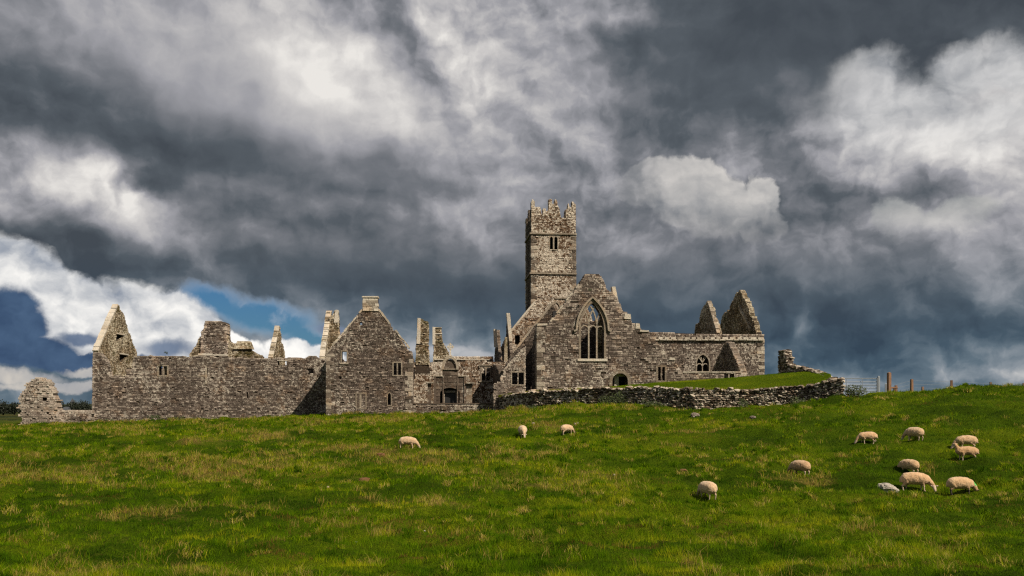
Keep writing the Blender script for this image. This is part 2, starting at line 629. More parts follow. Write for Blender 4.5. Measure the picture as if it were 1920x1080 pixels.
def lay(fr, outer, holes=(), thick=.8, mat='grey', parent=None, course=(.09, .185), width=(.14, .40), prot=.05,
        both=False, name='wall', over=.07, tone=(.05, .95), core=True, floor=None, edge_pale=.25, big=0.0):
    """rubble or coursed masonry filling an outline: a core with every face stone laid proud of it"""
    zmin = min(z for _, z in outer) if floor is None else floor
    zmax = max(z for _, z in outer)
    root = None
    if core:
        cm = MB()
        prism(fr, outer, list(holes), .045, thick - (.045 if both else 0), cm, .35)
        root = cm.build(name, M['core'], parent)
    sm = MB()
    z = zmin
    while z < zmax:
        h = random.uniform(*course)
        zm = z + h * .5
        for (a, b) in spans(outer, holes, zm):
            x = a
            la = inside_any(holes, a - .05, zm); lb = inside_any(holes, b + .05, zm)
            if not la: x -= random.uniform(-.02, over)
            end = b + (0 if lb else random.uniform(-.02, over))
            while x < end - .02:
                w = random.uniform(*width)
                if random.random() < .12: w *= 1.5
                if end - x - w < width[0] * .8: w = end - x
                xm = x + w * .5
                edge = (x - a < .1 and not la) or (b - (x + w) < .1 and not lb) or not inside(outer, xm, zm + h)
                tn = random.triangular(tone[0], tone[1], (tone[0] + tone[1]) / 2)
                if edge: tn = min(1, tn + edge_pale)
                t0 = -random.uniform(0, prot)
                if random.random() < .05: t0 += .06
                # a tall course now and then splits in two thin stones
                parts = [(z, z + h)]
                if h > .19 and random.random() < .35: parts = [(z, z + h * .5), (z + h * .5, z + h)]
                for (za, zb) in parts:
                    if edge:
                        stone(sm, fr, x, x + w, za, zb + random.uniform(0, .03), t0, thick + random.uniform(0, prot), tn)
                    else:
                        stone(sm, fr, x, x + w, za, zb, t0, .11, tn)
                        if both:
                            fb = Frame(fr.o + fr.n * thick, fr.d, -fr.n)
                            stone(sm, fb, x, x + w, za, zb, t0, .11, tn)
                    tn = random.triangular(tone[0], tone[1], (tone[0] + tone[1]) / 2)
                x += w
        z += h
    sm.build('stonework', M[mat], root or parent, 'stuff')
    return root


def inside_any(holes, x, z):
    return any(inside(h, x, z) for h in holes)


def arch(x0, x1, z0, zs, za, n=7):
    """pointed opening, counter-clockwise from the lower left... returned as an outline"""
    xc = (x0 + x1) / 2; a = (x1 - x0) / 2; h = za - zs
    R = (a * a + h * h) / (2 * a)
    pts = [(x0, z0), (x1, z0)]
    for i in range(n + 1):                      # right side up to the apex
        ang_ = math.asin(min(1, h / R)) * i / n
        pts.append((x1 - R + R * math.cos(ang_), zs + R * math.sin(ang_)))
    for i in range(n, -1, -1):
        ang_ = math.asin(min(1, h / R)) * i / n
        if i < n: pts.append((x0 + R - R * math.cos(ang_), zs + R * math.sin(ang_)))
    return pts


def grow(poly, d):
    """offset an outline outwards (counter-clockwise in)"""
    n = len(poly); out = []
    for i in range(n):
        p0, p1, p2 = poly[i - 1], poly[i], poly[(i + 1) % n]
        e1 = Vector((p1[0] - p0[0], p1[1] - p0[1])); e2 = Vector((p2[0] - p1[0], p2[1] - p1[1]))
        if e1.length < 1e-6: e1 = e2
        if e2.length < 1e-6: e2 = e1
        e1.normalize(); e2.normalize()
        nn = Vector((e1.y, -e1.x)) + Vector((e2.y, -e2.x))
        nn.normalize()
        c = max(.4, nn.dot(Vector((e1.y, -e1.x))))
        out.append((p1[0] + nn.x * d / c, p1[1] + nn.y * d / c))
    return out


def bar(mb, fr, pts, w, t0, t1, tone=.5):
    """stone bar following a line drawn on the wall plane"""
    n = len(pts)
    L, R = [], []
    for i in range(n):
        a = Vector(pts[max(i - 1, 0)]); b = Vector(pts[min(i + 1, n - 1)])
        d = (b - a).normalized(); q = Vector((-d.y, d.x)) * (w / 2)
        L.append(Vector(pts[i]) + q); R.append(Vector(pts[i]) - q)
    vs = []
    for i in range(n):
        for p, t in ((L[i], t0), (R[i], t0), (R[i], t1), (L[i], t1)):
            vs.append(fr.w(p.x, t, p.y))
    fs = [(0, 1, 2, 3), tuple(4 * (n - 1) + i for i in (3, 2, 1, 0))]
    for i in range(n - 1):
        for k in range(4):
            k2 = (k + 1) % 4
            fs.append((4 * i + k, 4 * i + 4 + k, 4 * i + 4 + k2, 4 * i + k2))
    mb.add(vs, fs, tone)


def window(fr, hole, parent, w=.14, mull=(), heads=None, depth=.45, sill=True, mat='frame', mw=.11, tw=None, proud=.07):
    """dressed frame round an opening, its sill, mullions and the curved heads"""
    outer = grow(hole, w)
    mb = MB()
    prism(fr, outer, [hole], -proud, depth, mb, .5)
    wo = mb.build('window', M[mat], parent)
    zb = min(z for _, z in hole); xs = [x for x, _ in hole]
    if sill:
        sb = MB()
        a, b = min(xs) - w * 1.5, max(xs) + w * 1.5
        prism(fr, [(a, zb - .16), (b, zb - .16), (b, zb - .003), (a, zb - .003)], [], -proud - .06, depth * .8, sb, .8)
        sb.build('sill', M[mat], wo)
    for x in mull:
        zs = [p for p in scan([(z, xx) for xx, z in hole], x)]
        if len(zs) >= 2:
            m2 = MB()
            bar(m2, fr, [(x, zs[0]), (x, zs[-1] if heads is None else heads)], mw, .12, .30, .7)
            m2.build('mullion', M[mat], wo)
    return wo


def plane_uv(px, py, v):
    return Pv(px, py, v)


def PV(v, pts):
    return [Pv(x, y, v) for x, y in pts]


def PU(u, pts):
    return [Pu(x, y, u) for x, y in pts]


def rect(v, x0, y0, x1, y1):
    (a, zb), (b, zt) = Pv(x0, y1, v), Pv(x1, y0, v)
    zb2 = (zb + Pv(x1, y1, v)[1]) / 2; zt2 = (zt + Pv(x0, y0, v)[1]) / 2
    return [(a, zb2), (b, zb2), (b, zt2), (a, zt2)]


def ccw(p):
    a = sum(p[i][0] * p[(i + 1) % len(p)][1] - p[(i + 1) % len(p)][0] * p[i][1] for i in range(len(p)))
    return p if a > 0 else p[::-1]


UNIT = None


def unit_block():
    """shared rough block mesh, 1 x 1 x 1, centred"""
    global UNIT
    if UNIT is None:
        UNIT = []
        for k in range(4):
            rnd = random.Random(k)
            bm = bmesh.new()
            bmesh.ops.create_cube(bm, size=1.0)
            for v_ in bm.verts:
                v_.co += Vector([rnd.uniform(-.035, .035) for _ in range(3)])
            bmesh.ops.bevel(bm, geom=bm.edges[:], offset=.05, segments=1, affect='EDGES')
            me = bpy.data.meshes.new('block'); bm.to_mesh(me); bm.free()
            me.materials.append(M['quoin'])
            UNIT.append(me)
    return random.choice(UNIT)


def block(fr, s, t, z, w, d, h, parent, name='quoin'):
    o = bpy.data.objects.new(name, unit_block())
    COL.objects.link(o)
    o.location = fr.w(s, t, z)
    o.rotation_euler = (0, 0, math.atan2(fr.d.y, fr.d.x))
    o.scale = (w, d, h)
    adopt(o, parent)
    return o


def quoins(fr, s, z0, z1, side, parent, t=.3, d=.75):
    """alternating long and short corner blocks; side=+1 when the wall lies to the right of s"""
    z = z0; k = 0
    while z < z1 - .2:
        h = random.uniform(.34, .52)
        if z + h > z1 + .15: h = max(.2, z1 - z)
        w = (.85 if k % 2 else .5) * random.uniform(.85, 1.15)
        block(fr, s + side * w / 2 - side * .06, t, z + h / 2, w, d, h - .015, parent)
        z += h; k += 1


# ================================================================== ground heights
_cols = np.array([-900, 0, 170, 400, 600, 780, 900, 960, 1060, 1200, 1300, 1450, 1575, 1640, 1690, 1743, 1792, 1806, 1876, 1920, 2800], float)
_rows = np.array([0, 6, 12, 22, 30, 40, 50, 60, 68, 75, 83, 92, 100, 130, 300, 1000, 9000], float)
_Z = {
    0: [-1.7] * 21, 6: [-2.2] * 21, 12: [-3.1] * 21, 22: [-4.25] * 21,
    30: [-4.1] * 5 + [-4.15] * 5 + [-4.3] * 11,
    40: [-3.7, -3.65, -3.6, -3.55, -3.5, -3.5, -3.5, -3.5, -3.5, -3.6, -3.85, -3.8, -3.75, -3.7, -3.7, -3.7, -3.7, -3.7, -3.7, -3.6, -3.5],
    50: [-3.1, -3.05, -3.0, -2.95, -2.9, -2.85, -2.8, -2.75, -2.7, -2.7, -2.7, -2.6, -2.4, -2.2, -2.1, -2.05, -2.0, -1.95, -1.9, -1.85, -1.8],
    60: [-2.6, -2.55, -2.5, -2.45, -2.4, -2.4, -2.35, -2.3, -2.25, -1.9, -1.55, -1.15, -.7, -.45, -.35, -.15, .05, .15, .2, .25, .4],
    68: [-2.4, -2.4, -2.35, -2.25, -2.15, -2.05, -1.9, -1.75, -1.5, -1.05, -.85, -.5, .3, .80, .82, 1.06, 1.42, 1.64, 1.48, 1.40, 1.5],
    75: [-2.35, -2.35, -2.25, -2.05, -1.9, -1.8, -1.45, -1.15, -.7, -.3, -.55, -.4, .3, .62, .70, .9, 1.1, 1.2, 1.2, 1.1, 1.1],
    83: [-2.35, -2.35, -2.2, -1.9, -1.65, -1.5, -1.1, -.5, .15, .2, -.2, -.5, -.2, .1, .2, .2, .2, .2, .2, .2, .2],
    92: [-2.4, -2.4, -2.15, -1.8, -1.3, -1.2, -.95, -.6, 0, 0, -.3, -.8, -.8, -.8, -.8, -.8, -.8, -.8, -.8, -.8, -.8],
    100: [-2.5, -2.5, -2.2, -1.75, -1.2, -1.2, -1.2, -1, 0, 0, -.5] + [-1.5] * 10,
    130: [-3.0, -3.1, -3.0, -2.8, -2.5] + [-2.5] * 16, 300: [-4.2] * 21, 1000: [-5.2] * 21, 9000: [-7] * 21}
_ZT = np.array([_Z[int(r)] for r in _rows])
_gp = np.linspace(-900, 2800, 371)             # 10 px apart
_gd = np.concatenate([np.arange(0, 140, 1.0), np.geomspace(140, 9000, 60)])
_G = np.zeros((len(_gd), len(_gp)))
_tmp = np.array([np.interp(_gp, _cols, r) for r in _ZT])
for _i in range(len(_gp)):
    _G[:, _i] = np.interp(_gd, _rows, _tmp[:, _i])
for _ in range(3):                              # soften the joins
    _G[1:139] = (_G[0:138] + 2 * _G[1:139] + _G[2:140]) / 4
    _G[:, 1:-1] = (_G[:, :-2] + 2 * _G[:, 1:-1] + _G[:, 2:]) / 4

_R = np.random.RandomState(11)
_LAT = _R.rand(256, 256)


def vnoise(x, y):
    xi = np.floor(x).astype(int); yi = np.floor(y).astype(int)
    fx = x - xi; fy = y - yi
    fx = fx * fx * (3 - 2 * fx); fy = fy * fy * (3 - 2 * fy)
    a = _LAT[xi & 255, yi & 255]; b = _LAT[(xi + 1) & 255, yi & 255]
    c = _LAT[xi & 255, (yi + 1) & 255]; d = _LAT[(xi + 1) & 255, (yi + 1) & 255]
    return (a + (b - a) * fx) * (1 - fy) + (c + (d - c) * fx) * fy - .5


def fbm(x, y, oct=4, gain=.5):
    s = 0; a = 1.0; t = 0
    for i in range(oct):
        s = s + a * vnoise(x * 2 ** i + 17.3 * i, y * 2 ** i + 5.1 * i); t += a; a *= gain
    return s / t


def height(x, y):
    x = np.asarray(x, float); y = np.asarray(y, float)
    a = np.arctan2(x, y); r = np.hypot(x, y)
    ac = np.clip(a, -.85, .85)
    D = np.where(np.abs(a) < .85, r * np.cos(ac), r)
    p = np.clip(HX + F * np.tan(ac), -900, 2799)
    ip = (p + 900) / 10.0
    i0 = np.clip(np.floor(ip).astype(int), 0, len(_gp) - 2); fp = ip - i0
    D = np.clip(D, 0, 8999)
    j = np.clip(np.searchsorted(_gd, D, side='right') - 1, 0, len(_gd) - 2)
    fd = (D - _gd[j]) / (_gd[j + 1] - _gd[j])
    z = (_G[j, i0] * (1 - fp) + _G[j, i0 + 1] * fp) * (1 - fd) + (_G[j + 1, i0] * (1 - fp) + _G[j + 1, i0 + 1] * fp) * fd
    near = np.clip((r - 6) / 12, 0, 1) * np.clip((400 - r) / 280, 0, 1)
    z = z + near * (fbm(x / 6.5, y / 5.0, 2) * .42 + fbm(x / 2.1 + 40, y / 1.7, 3, .55) * .50)
    # tussock caps: rounded lumps with hollows between
    n1 = fbm(x / .95 + 90, y / .8, 2)
    z = z + near * np.maximum(n1, -.10) * .52
    return z


def hz(x, y):
    return float(height(np.array([x]), np.array([y]))[0])


def ground_at(px, py, d0=16.0, d1=140.0):
    """where the sight line through a photo point meets the ground"""
    d = np.arange(d0, d1, .1)
    x = (px - HX) / F * d
    z = (HY - py) / F * d
    h = height(x, d)
    k = np.argmax(h >= z)
    if h[k] < z[k]:
        k = np.argmin(z - h)
    return float(x[k]), float(d[k]), float(h[k])

# ================================================================== ground
def plant_mix(x, y):
    """how dry (straw) the sward is, 0..1, and its lushness"""
    d = fbm(x / 3.4 + 3, y / 2.6, 5, .65) * 2.1 + .13
    band = np.exp(-((y - 47 - x * .10) / 6.5) ** 2) * np.clip((4 - x) / 14, 0, 1)
    d = d + band * .42 + np.clip((y - 60) / 60, 0, .1)
    d = d - np.clip((x - 10) / 50, 0, .22)
    lush = fbm(x / 5.0 + 60, y / 3.6 + 9, 4, .6) * 2.2 + .5
    return np.clip(d, 0, 1), np.clip(lush, 0, 1)


def build_ground():
    front = np.linspace(-.78, .78, 430)
    rest = np.concatenate([np.linspace(.80, math.pi, 26)])
    angs = np.concatenate([-rest[::-1][:-0 or None], front, rest[:-1]])
    rad = np.concatenate([np.linspace(.5, 10, 10), np.geomspace(11, 125, 330), np.geomspace(132, 12000, 60)])
    A, Rr = np.meshgrid(angs, rad)
    X = np.sin(A) * Rr; Y = np.cos(A) * Rr
    Z = height(X, Y)
    na, nr = len(angs), len(rad)
    co = np.stack([X, Y, Z], -1).reshape(-1, 3)
    idx = np.arange(nr * na).reshape(nr, na)
    nx = np.roll(idx, -1, 1)
    quads = np.stack([idx[:-1], nx[:-1], nx[1:], idx[1:]], -1).reshape(-1, 4)[:, ::-1]
    cen = len(co)
    co = np.vstack([co, [[0, 0, -1.7]]])
    fan = [(cen, int(idx[0, (i + 1) % na]), int(idx[0, i])) for i in range(na)]
    me = bpy.data.meshes.new('ground')
    nq = len(quads)
    me.vertices.add(len(co)); me.vertices.foreach_set('co', co.ravel())
    loops = np.concatenate([quads.ravel(), np.array(fan).ravel()])
    me.loops.add(len(loops)); me.loops.foreach_set('vertex_index', loops)
    starts = np.concatenate([np.arange(nq) * 4, nq * 4 + np.arange(na) * 3])
    me.polygons.add(nq + na)
    me.polygons.foreach_set('loop_start', starts)
    me.update(calc_edges=True)
    me.polygons.foreach_set('use_smooth', [True] * (nq + na))
    dry, lush = plant_mix(co[:, 0], co[:, 1])
    for nm, arr in (('dry', dry), ('lush', lush)):
        at = me.attributes.new(nm, 'FLOAT', 'POINT'); at.data.foreach_set('value', arr.astype(np.float32))
    m, n, bs = new_mat('pasture')
    pos = geo(n)
    dr, lu = attr(n, 'dry'), attr(n, 'lush')
    fine = n.noise(pos, 5.5, 5, .65)
    vfine = n.noise(pos, 24.0, 3, .6)
    g = n.ramp(n.m('ADD', n.m('MULTIPLY', lu, .55), n.m('MULTIPLY', fine, .5)),
               [(.12, (.020, .040, .001)), (.45, (.052, .095, .002)), (.85, (.13, .17, .004))])
    s = n.ramp(fine, [(.3, (.11, .085, .018)), (.7, (.24, .185, .045))])
    dm = n.rng(n.m('ADD', dr, n.m('MULTIPLY', n.m('SUBTRACT', fine, .5), .7)), .30, .80)
    c = n.mix(dm, g, s)
    c = n.mix(n.rng(vfine, .60, .42, 0, .6), c, (.014, .020, .002))
    soil = n.rng(n.noise(n.map(pos, loc=(9, 4, 0)), .55, 5, .65), .67, .73)
    c = n.mix(n.m('MULTIPLY', soil, .7), c, (.10, .05, .016))
    # far farmland: dull, darker strips
    dist = n.v('LENGTH', pos, out=1)
    fc = n.ramp(n.noise(n.map(pos, sc=(.004, .012, 0)), 1.0, 2), [(.35, (.020, .026, .010)), (.5, (.045, .055, .014)), (.62, (.075, .062, .022))])
    c = n.mix(n.rng(dist, 150, 230), c, fc)
    n.put(bs.inputs['Base Color'], c)
    bs.inputs['Roughness'].default_value = .95
    bs.inputs['Specular IOR Level'].default_value = .03
    bump(n, bs, n.m('ADD', fine, n.m('MULTIPLY', vfine, .5)), 1.0, .16)
    me.materials.append(m)
    o = bpy.data.objects.new('ground', me); COL.objects.link(o)
    return tag(o, 'rough green pasture rising gently towards the friary', None, None, 'structure')


GROUND = build_ground()

# ================================================================== friary
# ---- 1 low field wall and broken gable at the far left
v = 98.0
fr = FV(v)
th = thing('ruined_wall', fr.w(Pv(75, 795, v)[0], 0, -2.5), 'broken pale rubble gable stub standing alone at the far left of the friary', 'ruin')
out = ragged(PV(v, [(40, 802), (110, 802), (110, 772), (104, 752), (99, 738), (93, 728), (88, 716), (80, 711), (68, 708), (60, 713), (52, 719), (47, 732), (41, 742), (38, 757)]), .24, .42, keep=(0,))
hole = [rect(v, 80, 744, 88, 751)]
lay(fr, out, hole, 1.2, 'grey', th, over=.3, prot=.14, edge_pale=.3, course=(.12, .26), tone=(.5, 1.0))
th = thing('field_wall', fr.w(Pv(140, 790, v)[0], 0, -2.5), 'low rough rubble wall joining the broken stub to the long range', 'wall')
out = PV(v + .4, [(100, 802), (171.5, 802), (171.5, 768), (150, 769), (130, 771), (108, 771)])
lay(FV(v + .4), out, (), .7, 'grey', th, over=.1, prot=.1, edge_pale=.5, course=(.12, .24), tone=(.2, 1.0))
# ---- 2 long range at the left
v = 100.0
fr = FV(v)
LR = thing('long_range', fr.w(Pv(400, 785, v)[0], 3, -2.2), 'long roofless stone range with a tall broken gable at its left end', 'building')
out = PV(v, [(172, 802), (613, 785), (613, 673), (598, 672), (592, 668), (580, 667), (572, 672), (540, 671), (500, 672), (470, 671),
             (430, 670), (395, 668), (350, 669), (300, 668), (264, 667), (252, 669), (248, 684), (243, 703), (232, 706), (207, 706), (202, 690), (196, 672), (186, 662), (174, 660)])
out = ragged(out, .08, .5, keep=(0, 1, 23))
holes = [rect(v, 298, 687, 305, 703), rect(v, 307, 687, 313, 703), rect(v, 521, 677, 537, 685), ragged(rect(v, 577, 690, 588, 701), .15, .2),
         rect(v, 233, 725, 236, 729), rect(v, 387, 690, 389, 702), rect(v, 463, 736, 465, 746)]
lay(fr, out, holes, .95, 'grey', LR, name='front_wall')
hw = rect(v, 298, 686.5, 313.5, 703.5)
w_ = MB(); prism(fr, grow(hw, .16), [hw], -.06, .35, w_, .7); wo = w_.build('window', M['frame'], LR)
w_ = MB(); bar(w_, fr, [Pv(306, 703, v), Pv(306, 687, v)], .12, -.03, .3, .7); w_.build('mullion', M['frame'], wo)
w_ = MB(); prism(fr, rect(v, 307, 687.5, 313, 703), [], .5, .6, w_, .5); w_.build('back_plate', M['mossy'], wo)
w_ = MB(); a = rect(v, 520, 675.5, 539, 676.8); prism(fr, a, [], -.08, .5, w_, .9); w_.build('lintel', M['pale'], LR)
for (x0, y0, x1, y1) in ((385, 687, 388, 720), (370, 704, 386, 706)):
    w_ = MB(); prism(fr, rect(v, x0, y0, x1, y1), [], -.07, .2, w_, .8); w_.build('dressed_jamb', M['frame'], LR)
# left end gable, seen from inside
u0 = Pv(173, 700, v)[0] + .55
g = PU(u0, [(184.5, 760), (184.5, 655), (189, 645), (194, 634), (200, 620), (207, 604), (214, 589), (219.5, 574), (223, 572), (227, 584), (233, 592),
            (236, 606), (240, 618), (246, 634), (252, 650), (257, 664), (262, 690), (262, 760)])
g = ragged(g, .24, .4, keep=(0, 1, 2, 3, 4, 5, 6, 7, 17))
hs = [PU(u0, [(218, 626), (233, 629), (218, 641)]), PU(u0, [(224, 664), (239, 667), (224, 682)])]
gw = lay(FU(u0, 1), g, hs, .5, 'mossy', LR, name='end_gable', both=True, prot=.05, course=(.12, .24), edge_pale=.2, floor=-2.5)
for h_ in hs:
    (a, z0), (b, z1) = h_[0], h_[1]
    mb_ = MB(); prism(FU(u0, 1), [(a, z0), (b, z0), (b, z0 + .16), (a, z0 + .16)], [], -.12, .4, mb_, .9)
    mb_.build('lintel', M['pale'], gw)
    mb_ = MB(); prism(FU(u0, 1), grow(ccw(h_), .1), [], .38, .46, mb_, .1); mb_.build('back_plate', M['core'], gw)  # dark plate added behind the hole to stand for its shade
cp = PU(u0, [(183, 658), (188, 645), (193.5, 632), (199.5, 618), (206.5, 602), (213.5, 587), (220.5, 571)])
for a, b in zip(cp, cp[1:]):
    a = Vector(a); b = Vector(b)
    for q in range(2):
        p0_, p1_ = a.lerp(b, q * .5 + .02), a.lerp(b, q * .5 + .48)
        mb_ = MB(); bar(mb_, FU(u0, 1), [p0_ + Vector((0, random.uniform(-.04, .05))), p1_ + Vector((0, random.uniform(-.04, .05)))], .2, -.07, .52 + random.uniform(0, .06), random.uniform(.5, 1))
        mb_.build('coping_slab', M['pale'], gw)
# rear wall and cross walls so the openings look into a real, roofless room
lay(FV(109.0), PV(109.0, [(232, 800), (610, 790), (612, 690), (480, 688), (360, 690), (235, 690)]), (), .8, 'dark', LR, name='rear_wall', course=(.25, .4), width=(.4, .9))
# chimney gable behind
vc = 104.5
out = ragged(PV(vc, [(355, 700), (492, 700), (492, 668), (480, 663), (470, 656), (464, 645), (448, 642), (438, 645), (431, 640), (426, 630), (375, 632), (366, 650), (356, 664)]), .1, .4, keep=(0,))
rg = lay(FV(vc), out, (), .9, 'mossy', LR, name='chimney_gable', floor=3, prot=.09)
# chimney stack
fc = FV(vc - .25)
out = PV(vc - .25, [(376, 666), (426, 666), (427, 640), (424.5, 638), (424, 607), (422, 604), (410, 603), (385, 603), (383, 606), (382, 617), (377, 621)])
ck = lay(fc, out, (), 2.0, 'grey', rg, name='stack', floor=5, prot=.04, both=True)
mb_ = MB(); prism(fc, rect(vc, 374, 663, 400, 667), [], -.3, 1.2, mb_, .9); prism(fc, rect(vc, 402, 664.5, 428, 667.5), [], -.3, 1.2, mb_, .9); mb_.build('corbel_slab', M['pale'], rg)
# stone-slated turret cap
cap = PV(vc - .8, [(438, 652), (445, 639), (449, 636.5), (464, 637.5), (467, 640), (474, 655)])
mb_ = MB()
for k in range(5):
    f0, f1_ = k / 6, (k + 1) / 6
    xa, xb = 438 + 8 * f0, 474 - 8 * f0
    x2, x3 = 438 + 8 * f1_ , 474 - 8 * f1_
    ya, yb = 654.5 - 18 * f0, 654.5 - 18 * f1_
    prism(FV(vc - .25 + .07 * k), PV(vc, [(xa, ya), (xb, ya), (x3, yb), (x2, yb)]), [], 0, 1.2, mb_, random.uniform(.4, .9))
mb_.build('stone_cap', M['mossy'], rg)
# edge-on gables
def edge_gable(x_front, vf, pts, parent, mat='mossy', face=1, thick=.8, name='cross_gable', cope=True, ccol='pale', cw=.2, split=None):
    """pts: (v, z) outline of a cross gable whose near foot stands at photo column x_front"""
    u = Pv(x_front, 700, vf)[0]
    o2 = ragged(pts, .2, .35, keep=(0, len(pts) - 1))
    g_ = lay(FU(u, face), ccw(o2), (), thick, mat, parent, name=name, both=True, prot=.07, edge_pale=.35)
    if cope:
        k = max(range(len(pts)), key=lambda i: pts[i][1])
        seg_ = [p for p in pts[:k + 1] if p[1] > 3]
        if len(seg_) > 1:
            for a, b in zip(seg_, seg_[1:]):
                a = Vector(a); b = Vector(b); L_ = max(1, int((b - a).length / .9))
                for q in range(L_):
                    if random.random() < .18: continue
                    d_ = Vector((0, random.uniform(-.05, .05)))
                    mc = MB(); bar(mc, FU(u, face), [a.lerp(b, q / L_ + .02) + d_, a.lerp(b, (q + .94) / L_) + d_], cw, -.05, thick + .05, random.uniform(.5, 1)); mc.build('coping_slab', M[ccol], g_)
    return g_

edge_gable(511, 102.5, [(102.5, 2), (102.5, 5.2), (104.5, 7.0), (106.8, 9.2), (107.4, 9.0), (108.2, 7.6), (109.5, 7.2), (111, 5.6), (111.5, 4)], LR, thick=.45)
edge_gable(608, 101.2, [(101.2, 2), (101.2, 5.2), (103, 7.0), (105, 8.6), (107.5, 11.0), (108.5, 11.1), (109, 8.8), (111, 7.2), (112, 5.6), (112.5, 3)], LR, thick=.5)
fb = ragged(PV(106, [(607, 690), (636, 690), (636, 620), (634, 583), (628, 582), (625, 590), (619, 594), (617, 612), (612, 622), (608, 655)]), .08, .35, keep=(0,))
lay(FV(106), fb, (), .8, 'mossy', LR, name='broken_gable', floor=3.5, prot=.08)
mb_ = MB(); prism(FV(106), PV(106, [(626, 605), (635.5, 605), (634, 581), (629, 581)]), [], -.12, .9, mb_, .95); mb_.build('coping', M['pale'], LR)

# ---- 3 gabled house
v = 94.5
fr = FV(v)
GH = thing('gabled_house', fr.w(Pv(690, 777, v)[0], 4, -1.6), 'tall gable-fronted stone house with a chimney on its apex', 'building')
out = PV(v, [(612, 790), (773, 790), (773, 660), (765, 656), (758, 645), (751, 634), (744, 622), (738, 620), (731, 607), (724, 597), (716, 586), (709, 578),
             (681, 578), (672, 588), (661, 601), (650, 613), (638, 628), (625, 645), (617, 657), (612, 663)])
out = ragged(out, .13, .45, keep=(0, 1, 19))
holes = [rect(v, 641, 659, 650, 680), rect(v, 738, 680.5, 744, 703), rect(v, 746, 680.5, 752, 703), rect(v, 677, 738, 684, 748),
         ccw(arch(Pv(727, 760, v)[0], Pv(733, 760, v)[0], Pv(730, 760, v)[1], Pv(730, 742, v)[1], Pv(730, 736.5, v)[1], 4)),
         rect(v, 674, 604, 679, 610), rect(v, 636, 705, 641, 712)]
hw_ = lay(fr, out, holes, .95, 'grey', GH, name='front_gable', tone=(.0, .85))
ww = window(fr, holes[0], hw_, .13)
h2 = rect(v, 738, 680.5, 752, 703)
w_ = MB(); prism(fr, grow(h2, .13), [h2], -.05, .3, w_, .7); wo = w_.build('window', M['frame'], hw_)
w_ = MB(); bar(w_, fr, [Pv(745, 703, v), Pv(745, 681, v)], .13, -.02, .3, .7); w_.build('mullion', M['frame'], wo)
h3 = rect(v, 669, 738.5, 685, 764)
w_ = MB(); prism(fr, grow(h3, .14), [h3], -.06, .3, w_, .5); wo = w_.build('doorway', M['frame'], hw_)
w_ = MB(); bar(w_, fr, [Pv(676, 764, v), Pv(676, 739, v)], .2, -.05, .3, .7); w_.build('mullion', M['frame'], wo)
w_ = MB(); prism(fr, rect(v, 669, 739, 675, 763), [], -.02, .2, w_, .35); w_.build('shutter_board', M['ashlar'], wo)
window(fr, holes[4], hw_, .1, sill=False)
quoins(fr, Pv(612, 700, v)[0], -1.4, 5.2, 1, hw_)
quoins(fr, Pv(773, 700, v)[0], -1.6, 5.2, -1, hw_)
fc = FV(v - .1)
out = PV(v, [(680, 584), (708.5, 584), (708.5, 560), (707, 557), (681, 556.5), (680, 560)])
lay(fc, out, (), 1.3, 'pale', GH, name='chimney', floor=9.5, course=(.2, .34), width=(.35, .8), prot=.03, both=True)
mb_ = MB(); prism(fc, PV(v, [(679, 558), (709.5, 558), (709.5, 555.5), (679, 555.5)]), [], -.1, 1.4, mb_, .9); mb_.build('chimney_cap', M['pale'], GH)
for (p0, p1) in (((612, 662), (679, 581)), ((710, 580), (773, 659))):   # weathered copings in short stones
    n_ = 12
    for i in range(n_):
        a = (p0[0] + (p1[0] - p0[0]) * i / n_, p0[1] + (p1[1] - p0[1]) * i / n_ + random.uniform(-1, 1))
        b = (p0[0] + (p1[0] - p0[0]) * (i + .93) / n_, p0[1] + (p1[1] - p0[1]) * (i + .93) / n_ + random.uniform(-1, 1))
        if random.random() < (.2 if p0[0] < 650 else .5): continue
        mb_ = MB(); bar(mb_, fr, [Pv(*a, v), Pv(*b, v)], random.uniform(.14, .24), -.06, .9, random.uniform(.5, 1)); mb_.build('coping_stone', M['pale'], hw_)
uL, uR = Pv(612, 700, v)[0], Pv(773, 700, v)[0]
zE = Pv(612, 664, v)[1]
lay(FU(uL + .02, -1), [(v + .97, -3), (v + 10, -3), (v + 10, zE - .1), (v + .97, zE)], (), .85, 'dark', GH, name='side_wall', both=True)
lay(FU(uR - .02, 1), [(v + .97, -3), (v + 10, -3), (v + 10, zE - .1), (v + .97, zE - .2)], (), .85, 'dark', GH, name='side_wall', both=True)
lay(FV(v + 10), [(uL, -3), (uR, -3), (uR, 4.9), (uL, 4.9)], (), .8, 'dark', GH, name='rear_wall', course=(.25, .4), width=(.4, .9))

# ---- 4 court wing between the house and the church
v = 101.0
fr = FV(v)
CW = thing('court_wing', fr.w(Pv(860, 760, v)[0], 1, -1.4), 'roofless wing behind the arched tomb with a twin lancet window', 'building')
out = ragged(PV(v, [(772, 790), (985, 790), (985, 675), (960, 678), (930, 678), (900, 677.5), (875, 677), (862, 679), (855, 678), (820, 677), (812, 679), (802, 680), (776, 680)]), .06, .6, keep=(0, 1))
holes = [rect(v, 774.5, 689, 778, 710), rect(v, 937, 695, 944, 706), rect(v, 864, 685, 867, 691)]
l1 = ccw(arch(Pv(903, 714, v)[0], Pv(910, 714, v)[0], Pv(906, 713.5, v)[1], Pv(906, 694, v)[1], Pv(906, 688, v)[1], 4))
l2 = ccw(arch(Pv(912, 714, v)[0], Pv(919, 714, v)[0], Pv(915, 713.5, v)[1], Pv(915, 694, v)[1], Pv(915, 688, v)[1], 4))
cw = lay(fr, out, holes + [l1, l2], .9, 'brown', CW, name='front_wall', tone=(.2, .85))
